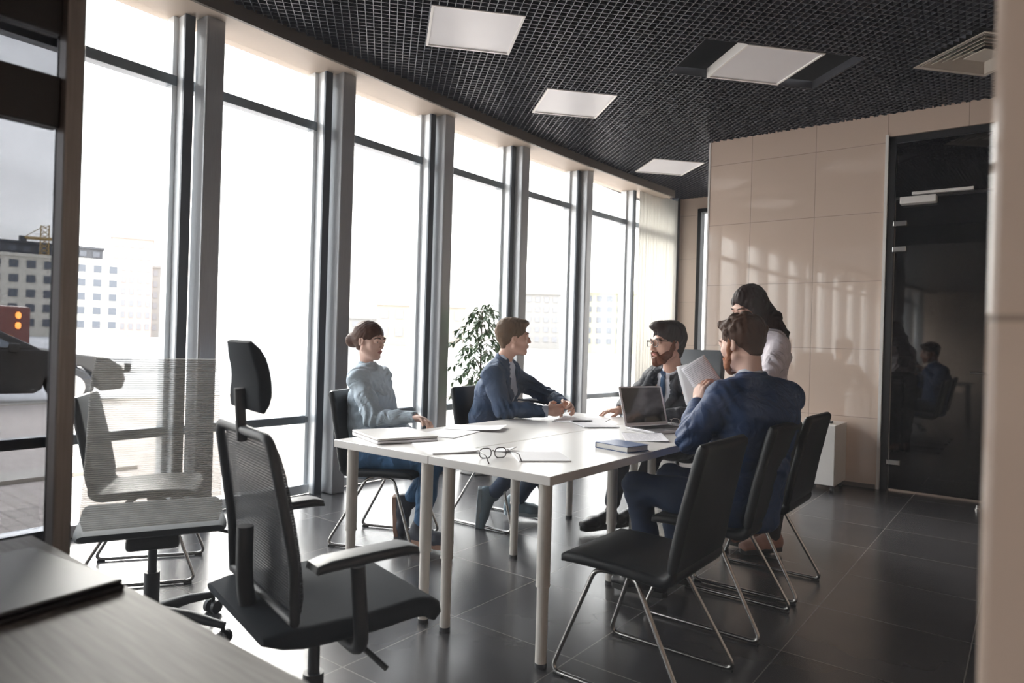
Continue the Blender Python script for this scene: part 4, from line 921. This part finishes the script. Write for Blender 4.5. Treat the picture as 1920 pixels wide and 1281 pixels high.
P2 = person('young man in slate blue jacket, in profile with clasped hands, before the potted plant', H2, neck2, A2, L2, T2,
       dict(skin=skin, trousers=mat('dark_blue_trousers', (.03, .055, .11), .8), shoe=mat('grey_blue_shoe', (.20, .27, .32), .6), sole=mat('pale_sole', (.36, .42, .46), .6), hem=.12), style2)
# ---------------------------------------------------------------- bearded man at the far end
HM['brow'] = hairmat('brow_dark', (.03, .018, .013)); h3 = hairmat('dark_hair', (.028, .018, .016)); bd3 = hairmat('ginger_brown_beard', (.14, .050, .026))
suit3 = mat('charcoal_navy_wool', (.011, .014, .024), .7, nscale=25, nvar=.12, bscale=240, bump=.2, bdist=.0007, wrinkle=.55)
wshirt = mat('white_cotton', (.66, .68, .76), .7); tie_m = mat('blue_tie', (.03, .075, .16), .5)
H3 = Head((-1.852, 4.075, 1.196), (-.52, -.82), .04, -.04, 1.10)
T3 = dict(pelvis=(-1.96, 4.56, .52), waist=(-1.94, 4.50, .70), chest=(-1.91, 4.36, .88), side=(-.94, .35, 0))
neck3 = (-1.868, 4.185, 1.045)
A3 = [((-2.045, 4.275, .955), (-2.22, 4.27, .785), (-2.17, 4.06, .752), (-.75, -.70, -.08), (0, 0, 1), (.6, -.7, 0), dict(curl=.38, k=1.03)),
      ((-1.70, 4.145, .955), (-1.575, 4.03, .768), (-1.80, 3.90, .76), (-.92, -.38, -.03), (0, 0, 1), (.3, -.9, 0), dict(curl=.4, k=1.03))]
L3 = [((-2.05, 4.53, .50), (-2.15, 4.10, .505), (-2.10, 3.82, .10), (-2.165, 3.69, .035), (0, 0, 1)), ((-1.87, 4.50, .50), (-1.93, 4.10, .505), (-2.03, 4.00, .10), (-2.08, 3.87, .035), (0, 0, 1))]
def beard(H, m, t, thick=.014, name='beard', long=0):
    S_ = SDF(); k = H.k; pt = [(.070, .004, .018), (.069, .012, -.020), (.059, .030, -.062), (.038, .062, -.090-long), (.0, .084, -.100-long)]
    for s_ in (-1, 1):
        S_.chain([H.w((s_*a, b_, c)) for a, b_, c in pt], [.0095*k, .0125*k, thick*k, (thick+.004)*k, (thick+.006)*k], .014)
        S_.cone(H.w((0, .1035, -.0405)), H.w((s_*.024, .094, -.046)), .0042*k, .0042*k, .004); S_.cone(H.w((s_*.026, .092, -.046)), H.w((s_*.030, .080, -.080)), .006*k, .012*k, .008)
        S_.cone(H.w((s_*.050, .045, -.050)), H.w((s_*.035, .066, -.075)), .014*k, .016*k, .012)
    S_.ell(H.w((0, .088, -.082)), np.array((.026, .016, .016))*k, H.R.T, .01)
    v, f = S_.mesh(.0036, strand(H, .0012, 300)); return npmesh(name, [(v, f, 0)], [m], t)
def style3(t, H):
    def ex(S_, H):
        S_.ell(H.w((0, .050, .108)), np.array((.064, .060, .032))*H.k, H.R.T, .02); S_.ell(H.w((0, -.02, .088)), np.array((.074, .088, .055))*H.k, H.R.T, .02)
    hair_shell(H, .058, -.028, -.066, 1.0, ex, .0045, 'hair', h3, t, strand(H, .0022, 260), burn=-.008, nape=.88); beard(H, bd3, t, .014, long=.004)
    g = bpy.data.objects.new('worn_eyeglasses', None); C.objects.link(g); g.parent = t
    Mh = Matrix.Identity(4)
    for r_ in range(3):
        for c_ in range(3): Mh[r_][c_] = H.R[r_, c_]*H.k
        Mh[r_][3] = H.w((0, .103, .009))[r_]
    glasses(g, m=plas, M=Mh, r=.0024)
    shirt3 = shirt_under(t, T3, neck3, A3, H, wshirt, (-.35, -.94, 0), (.175, .165, .195, .165), (.125, .115, .120, .078))
    collar_ring(t, 'shirt_collar', wshirt, np.array(neck3)+[0, 0, -.012], H.w((0, -.01, -.06))-np.array(neck3), .054, .044, .006, (-.35, -.94, 0), .5)
    nk = np.array(neck3); ch = np.array(T3['chest']); u = norm(nk-ch); f = norm(np.array((-.35, -.94, 0))-u*(np.array((-.35, -.94, 0))@u)); sh_ = shirt3
    xx = norm(np.cross(f, u)); n = 10; vs = []
    for i in range(n+1):
        q = i/n; w_ = .015+.020*q; c = nk+f*0-u*(.025+.30*q)
        for a_ in (-w_, 0, w_): vs.append(on_surface(sh_, c+xx*a_, f, .006 if a_ else .010))
    b = MB(); b.add(vs, [(3*i+j, 3*i+j+1, 3*i+j+4, 3*i+j+3) for i in range(n) for j in range(2)]); o = b.build('tie', tie_m, t); w_ = o.modifiers.new('t', 'SOLIDIFY'); w_.thickness = .003
    b = MB(); k0 = on_surface(sh_, nk-u*.012, f, .012); b.tube([k0+u*.016, k0-u*.016], [.022, .015], shape=[(-.6, -1), (.6, -1), (.7, 0), (.6, 1), (-.6, 1), (-.7, 0)], up=tuple(f)); b.build('tie_knot', tie_m, t)
    jk = jacket(t, 'jacket', suit3, T3, neck3, A3, H, (.072, .062, .056, .050, .042), (.18, .17, .200, .165), (.130, .120, .126, .082), vneck=.38, vwide=.075, fdir=(-.35, -.94, 0), hem=.3, amp=0.0085, seed=31, cuff=-.10); lapels(t, jk, suit3, neck3, T3['chest'], (-.35, -.94, 0), .38, .05, .075)
    collar_ring(t, 'jacket_collar', suit3, np.array(neck3)+[0, 0, -.018], H.w((0, -.02, -.06))-np.array(neck3), .064, .036, .008, (-.35, -.94, 0), 1.5)
P3 = person('bearded man in dark suit, blue tie and glasses, at the far end of the table', H3, neck3, A3, L3, T3,
       dict(skin=skin, trousers=mat('charcoal_trousers', (.02, .023, .034), .75), shoe=mat('black_shoe', (.012, .012, .014), .35), sole=glide, hem=.2), style3)
# ---------------------------------------------------------------- man in the bright blue suit, seen from behind
HM['brow'] = hairmat('brow_auburn', (.09, .045, .025)); h4 = hairmat('curly_brown_hair', (.065, .030, .018)); bd4 = hairmat('ginger_beard', (.30, .11, .05))
suit4 = mat('royal_blue_wool', (.008, .036, .118), .65, nscale=25, nvar=.12, bscale=240, bump=.2, bdist=.0007, wrinkle=.55)
H4 = Head((-1.040, 3.082, 1.205), (-.925, .39), .24, 0, 1.04)
T4 = dict(pelvis=(-.995, 3.00, .51), waist=(-.975, 3.01, .70), chest=(-.955, 3.055, .89), side=(.442, .904, 0))
neck4 = (-1.00, 3.078, 1.06)
A4 = [((-1.06, 2.905, .965), (-1.15, 2.79, .79), (-1.215, 3.015, .925), (.02, .25, .95), (-.45, -.85, .2), (.9, -.3, .3), dict(curl=.75, thumb=.7)),
      ((-.885, 3.245, .965), (-.93, 3.32, .80), (-1.105, 3.10, .990), (-.93, -.25, .12), (.30, -.75, .5), (0, .2, 1), dict(curl=1.0, thumb=.8))]
L4 = [((-1.04, 2.91, .50), (-1.45, 2.895, .53), (-1.37, 2.94, .10), (-1.50, 2.93, .035), (0, 0, 1)), ((-1.0, 3.11, .50), (-1.42, 3.20, .53), (-1.36, 3.19, .10), (-1.49, 3.21, .035), (0, 0, 1))]
def style4(t, H):
    rs = random.Random(3)
    def ex(S_, H):
        for k in range(150):
            a = rs.uniform(0, 2*PI); z = rs.uniform(.02, 1.0); r = math.sqrt(1-z*z); y = r*math.sin(a)
            if y > .4 and z < .45: continue
            p = (r*math.cos(a)*.080, -.012+y*.098, .038+z*.086); q = rs.uniform(.011, .019); S_.ell(H.w(p), (q, q, q), None, .005)
        for k in range(26): S_.ell(H.w((rs.uniform(-.055, .055), rs.uniform(.035, .070), rs.uniform(.085, .110))), (.0125,)*3, None, .006)
    hair_shell(H, .050, -.030, -.052, .97, ex, .0042, 'hair', h4, t, strand(H, .0016, 200), burn=-.008, nape=.86); beard(H, bd4, t, .012)
    jacket(t, 'jacket', suit4, T4, neck4, A4, H, (.074, .064, .058, .050, .040), (.185, .180, .205, .165), (.130, .125, .130, .082), hem=.30, amp=0.0080, seed=41, cuff=-.08, res=.0072)
    collar_ring(t, 'shirt_collar', wshirt, np.array(neck4)+[0, 0, -.006], H.w((0, -.01, -.06))-np.array(neck4), .051, .044, .005, (-.9, .44, 0), .5)
    collar_ring(t, 'jacket_collar', suit4, np.array(neck4)+[0.008, 0, -.016], H.w((0, -.02, -.06))-np.array(neck4), .060, .034, .009, (-.9, .44, 0), 1.4)
P4 = person('man in bright royal blue suit with curly hair, seated with his back to the camera', H4, neck4, A4, L4, T4,
       dict(skin=skin2, trousers=mat('navy_trousers', (.012, .032, .085), .7), shoe=MATS['black_shoe'], sole=glide), style4)
# ---------------------------------------------------------------- standing woman with long hair
HM['brow'] = hairmat('brow_black', (.025, .016, .014)); h5 = hairmat('long_dark_hair', (.026, .014, .013))
blouse = mat('white_blouse', (.62, .57, .62), .6, bscale=60, bump=.2, wrinkle=.8)
H5 = Head((-1.328, 4.030, 1.430), (-.50, -.85), .50, .05, 1.0)
T5 = dict(pelvis=(-1.25, 4.11, .88), waist=(-1.245, 4.10, 1.0), chest=(-1.245, 4.09, 1.13), side=(-.80, .60, 0))
neck5 = (-1.262, 4.105, 1.30)
A5 = [((-1.35, 4.18, 1.20), (-1.355, 4.02, 1.00), (-1.24, 3.83, .99), (.3, -.9, 0), (0, 0, 1), (-1, 0, 0), dict(curl=.5, k=.9)),
      ((-1.145, 4.01, 1.20), (-1.16, 3.84, 1.00), (-1.18, 3.66, .99), (-.3, -.9, 0), (0, 0, 1), (-1, 0, 0), dict(curl=.5, k=.9))]
L5 = [((-1.28, 4.22, .86), (-1.26, 4.22, .48), (-1.27, 4.19, .09), (-1.37, 4.05, .03), (0, 0, 1)), ((-1.14, 4.10, .86), (-1.15, 4.08, .48), (-1.17, 4.07, .09), (-1.26, 3.94, .03), (0, 0, 1))]
def style5(t, H):
    S_ = SDF(); R = H.R.T
    S_.ell(H.w((0, -.020, .043)), (.085, .104, .088), R, .01)
    bk = norm((.6, .8, 0)); wp = [H.w((0, -.060, .02)), (-1.245, 4.155, 1.37), (-1.200, 4.190, 1.27), (-1.180, 4.195, 1.15), (-1.185, 4.185, 1.03)]
    S_.loft(wp, [.080, .082, .076, .064, .040], [.050, .046, .038, .028, .016], norm((-.8, .6, 0)), .03)
    for s_ in (-1, 1): S_.loft([H.w((s_*.060, .0, .06)), H.w((s_*.078, -.005, -.01)), H.w((s_*.075, -.035, -.08)), np.array(neck5)+H.R[:, 0]*s_*.07+bk*.05+[0, 0, -.03]], [.028, .022, .024, .03], [.05, .05, .04, .03], H.d((1, 0, 0)), .02)
    S_.ell(H.w((0, .112, -.03)), (.060, .082, .098), R, .008, True)
    v, f = S_.mesh(.0048, strand(H, .0020, 120)); npmesh('hair', [(v, f, 0)], [h5], t)
    jacket(t, 'blouse', blouse, T5, neck5, A5, H, (.058, .052, .047, .040, .033), (.150, .135, .150, .125), (.105, .095, .110, .070), hem=.3, amp=0.0095, seed=51, cuff=-.02)
    collar_ring(t, 'collar', blouse, np.array(neck5)+[0, 0, -.015], H.w((0, -.01, -.06))-np.array(neck5), .045, .028, .006, (-.5, -.85, 0), .5)
P5 = person('standing woman with long dark hair and white blouse, leaning over beside the tiled wall', H5, neck5, A5, L5, T5,
       dict(skin=skin2, trousers=mat('black_trousers', (.014, .014, .018), .75), shoe=mat('nude_flat_shoe', (.32, .17, .13), .5), sole=glide, hem=.05), style5, fem=True)
# ---------------------------------------------------------------- sheets held up between the two
cdir = norm((.36, -.93, .10)); rgt = norm(np.cross((0, 0, 1), -cdir)); upv = np.cross(-rgt, -cdir)
def held(label, c, rot, w_, h, off, m, bend=.02):
    n = 8; b = MB(); vs = []
    for i in range(n+1):
        for j in range(n+1): vs.append((-w_/2+w_*i/n, -h/2+h*j/n, bend*math.sin(PI*i/n)*.5-bend*(j/n)**2))
    b.add(vs, [(i*(n+1)+j, (i+1)*(n+1)+j, (i+1)*(n+1)+j+1, i*(n+1)+j+1) for i in range(n) for j in range(n)])
    o = b.build('held_sheet', m); q = o.modifiers.new('t', 'SOLIDIFY'); q.thickness = .0008
    x = rgt*math.cos(rot)+upv*math.sin(rot); y = -rgt*math.sin(rot)+upv*math.cos(rot); M_ = Matrix.Identity(4); p = np.array(c)+cdir*off
    for r_ in range(3): M_[r_][0] = x[r_]; M_[r_][1] = y[r_]; M_[r_][2] = cdir[r_]; M_[r_][3] = p[r_]
    o.matrix_world = M_; tag(o, label, 'paper', 'papers held up by the man in blue')
held('front printed sheet held up by the man in the bright blue suit', (-1.222, 3.085, 1.045), -.60, .125, .175, .004, ptxt)
held('rear sheet showing left of the front one, held by the man in blue', (-1.248, 3.080, 1.020), -.28, .150, .190, -.008, paper)
# ------------------------------------------------------------------ outside: car, bus, crane and buildings
GZ = -.22
def make_car(label, x, y, deg, paint, suv=True, cat='car'):
    t = thing('car', label, cat, (x, y, GZ), math.radians(deg)); L = 4.5; r = .36
    lo = [(-L, .38), (-L-.03, .62), (-L+.02, .95), (-L+.15, 1.02), (-1.35, 1.03), (-.30, .90), (-.06, .74), (0, .50), (-.05, .32), (-.42, .28)]
    arc = lambda cx: [(cx+(r+.07)*math.cos(a), .33+(r+.07)*math.sin(a)) for a in [PI*k/8 for k in range(9)]]
    poly = lo+arc(-.86)+[(-1.4, .26), (-3.1, .26)]+arc(-3.62)+[(-4.2, .30)]
    Mx = Matrix.Rotation(PI/2, 4, 'X')
    b = MB(); b.extrude(poly, -.88, .88, Mx); b.build('body', paint, t, smooth=False, bevel=.04, seg=3)
    top = 1.58 if suv else 1.42; cab = [(-4.35, 1.0), (-4.15, top-.07), (-3.7, top), (-2.35, top), (-1.30, 1.02)]
    b = MB(); n = len(cab); vs = []
    for s_ in (-1, 1):
        for cx_, cz in cab: vs.append((cx_, s_*(.86-.22*(cz-1.0)/.6), cz))
    b.add(vs, [tuple(range(n)), tuple(range(n, 2*n))]+[(i, (i+1) % n, n+(i+1) % n, n+i) for i in range(n)]); b.build('cabin', paint, t, smooth=False, bevel=.04, seg=3)
    gm = mat('car_glass', (.10, .12, .14), .06, 0, .9)
    for s_ in (-1, 1):
        for pl in ([(-1.62, 1.06), (-2.42, top-.09), (-2.85, top-.09), (-2.85, 1.06)], [(-2.93, 1.06), (-2.93, top-.09), (-3.65, top-.09), (-3.95, top-.18), (-3.95, 1.06)]):
            b = MB(); q = [(a, s_*(.868-.22*(c-1.0)/.6), c) for a, c in pl]; b.add(q+[(a, v_-s_*.02, c) for a, v_, c in q], [tuple(range(len(q))), tuple(range(len(q), 2*len(q)))]+[(i, (i+1) % len(q), len(q)+(i+1) % len(q), len(q)+i) for i in range(len(q))]); b.build('side_window', gm, t, smooth=False)
        b = MB(); b.box((-1.78, s_*.98-.09, .98), (-1.62, s_*.98+.09, 1.14)); b.build('wing_mirror', paint, t, smooth=False, bevel=.04)
        b = MB(); b.box((-.30, s_*.70-.13, .66), (-.02, s_*.70+.13, .80)); b.build('headlight', white_l, t, smooth=False, bevel=.02)
        for wx in (-.86, -3.62):
            b = MB(); b.cyl((wx, s_*.66, .36), (wx, s_*.88, .36), r, 24); wl = b.build('wheel', glide, t, bevel=.03)
            b = MB(); b.cyl((wx, s_*.87, .36), (wx, s_*.895, .36), r*.62, 16); b.build('rim', steel, wl)
        if suv: b = MB(); b.tube([(-2.3, s_*.66, top+.03), (-3.9, s_*.66, top+.03)], .02, 8); b.build('roof_rail', glide, t)
    b = MB(); b.add([(-1.38, -.76, 1.06), (-1.38, .76, 1.06), (-2.28, .62, top-.05), (-2.28, -.62, top-.05), (-1.36, -.76, 1.05), (-1.36, .76, 1.05), (-2.26, .62, top-.03), (-2.26, -.62, top-.03)], [(0, 1, 2, 3), (4, 7, 6, 5), (0, 4, 5, 1), (1, 5, 6, 2), (2, 6, 7, 3), (3, 7, 4, 0)]); b.build('windscreen', gm, t, smooth=False)
    return t
make_car('dark grey estate car outside, behind the dimming glass at the far left', -14.3, 6.0, 74, mat('dark_car_paint', (.05, .048, .045), .6, 0, .12))
make_car('small white car parked outside, just right of the near metal post', -24.2, 9.6, -20, mat('white_car_paint', (.55, .55, .56), .25, 0, .6, coat=.5), False)
def make_building(label, x, y, w_, d_, h, deg, m, nx_, nz, wm, slab=False, name='building'):
    t = thing(name, label, 'building', (x, y, -.3), math.radians(deg))
    b = MB(); b.box((-w_/2, -d_/2, 0), (w_/2, d_/2, h)); b.box((-w_/2-.3, -d_/2-.3, h), (w_/2+.3, d_/2+.3, h+.5)); b.build('wall', m, t, smooth=False)
    me = None
    for i in range(nx_):
        for k in range(nz):
            cx_ = -w_/2+w_*(i+.5)/nx_; cz = 1.2+(h-1.2)*(k+.5)/nz
            if me is None:
                g = MB(); a = w_/nx_*.26; c_ = (h-1.2)/nz*.26; g.box((-a, -.12, -c_), (a, .05, c_)); o = g.build('window', wm, t, smooth=False); me = o.data
            else: o = bpy.data.objects.new('window', me); C.objects.link(o); o.parent = t
            o.location = (cx_, -d_/2, cz)
    return t
pal = mat('pale_render', (.26, .25, .235), .85); pal2 = mat('cream_render', (.34, .30, .25), .85); pk = mat('pink_brick', (.42, .31, .28), .85); yl = mat('yellow_render', (.30, .29, .22), .85); wd = mat('far_window', (.10, .11, .13), .4); cage = mat('concrete_frame', (.075, .08, .09), .85); wd2 = mat('far_window_light', (.22, .22, .23), .4)
make_building('long pale apartment block with rows of windows, behind the dimming glass at the left', -140, 45, 24, 12, 13.5, 72, mat('white_render', (.60, .57, .50), .85), 10, 5, wd)
make_building('grey unfinished concrete frame building above the pale apartment block', -186, 60, 24, 14, 20.5, 72, cage, 9, 8, wd)
make_building('tall pink and cream tower right of the near metal post', -163, 70.5, 8, 8, 22, 66, pk, 5, 8, wd2)
make_building('pale lower tower standing beside the pink tower', -172, 83, 7, 8, 17, 62, pal, 4, 6, wd2)
make_building('low pale building far out behind the woman with the bun', -130.7, 114, 22, 10, 6, 48, pal, 8, 2, wd2)
make_building('low cream building far out left of the potted plant', -92, 92, 16, 10, 7.5, 46, pal2, 6, 2, wd2)
make_building('pale office building far out between the man in profile and the bearded man', -90, 132.5, 12, 10, 12.5, 35, pal, 6, 5, wd2)
make_building('yellowish building with dark window strips, seen left of the white curtain', -55, 98, 8, 10, 9.5, 30, yl, 5, 5, wd)
# tower crane
t = thing('tower_crane', 'yellow tower crane above the unfinished building at the far left', 'crane', (-172, 56, -.3)); cr = mat('crane_yellow', (.35, .24, .10), .6)
b = MB()
for k in range(24): b.box((-.7, -.7, k), (-.5, -.5, k+1)); b.box((.5, .5, k), (.7, .7, k+1)); b.tube([(-.6, -.6, k), (.6, .6, k+1)], .09, 4); b.tube([(.6, .6, k), (-.6, -.6, k+1)], .09, 4)
b.build('mast', cr, t, smooth=False)
b = MB(); e1 = Vector((-.795, -.6065, 0))
b.tube([Vector((0, 0, 21.3))+e1*5.2, Vector((0, 0, 21.0))-e1*2.2], .35, 4); b.build('jib', cr, t, smooth=False)
b = MB(); b.tube([Vector((0, 0, 24)), Vector((0, 0, 21.4))+e1*4.5], .08, 4); b.build('tie_cable', cr, t, smooth=False)
b = MB(); p = e1*4.8; b.box((p.x-.6, p.y-.6, 20.4), (p.x+.6, p.y+.6, 21.6)); b.build('counterweight', cage, t, smooth=False)
# bus
t = thing('bus', 'dark red bus with two round orange lamps, beyond the dark car at the far left', 'bus', (-37.0, 9.0, GZ), math.radians(37)); rd = mat('bus_red', (.16, .045, .035), .45)
b = MB(); b.box((-4, -1.2, .4), (2.2, 1.2, 2.35)); b.build('body', rd, t, smooth=False, bevel=.12)
for k in range(4): b = MB(); b.box((-3.7+1.4*k, -1.24, 1.35), (-2.5+1.4*k, -1.19, 1.95)); b.build('window', wd, t, smooth=False)
for wx in (-3, 1.2): b = MB(); b.cyl((wx, -1.22, .42), (wx, -1.0, .42), .42, 16); b.build('wheel', glide, t)
lm = bpy.data.materials.new('orange_lamp'); lm.use_nodes = True; q = lm.node_tree.nodes['Principled BSDF']; q.inputs['Base Color'].default_value = (.9, .3, .05, 1); q.inputs['Emission Color'].default_value = (1, .35, .08, 1); q.inputs['Emission Strength'].default_value = 6
for z in (1.95, 1.50): b = MB(); b.cyl((2.18, .35, z), (2.26, .35, z), .15, 16); b.build('lamp', lm, t)
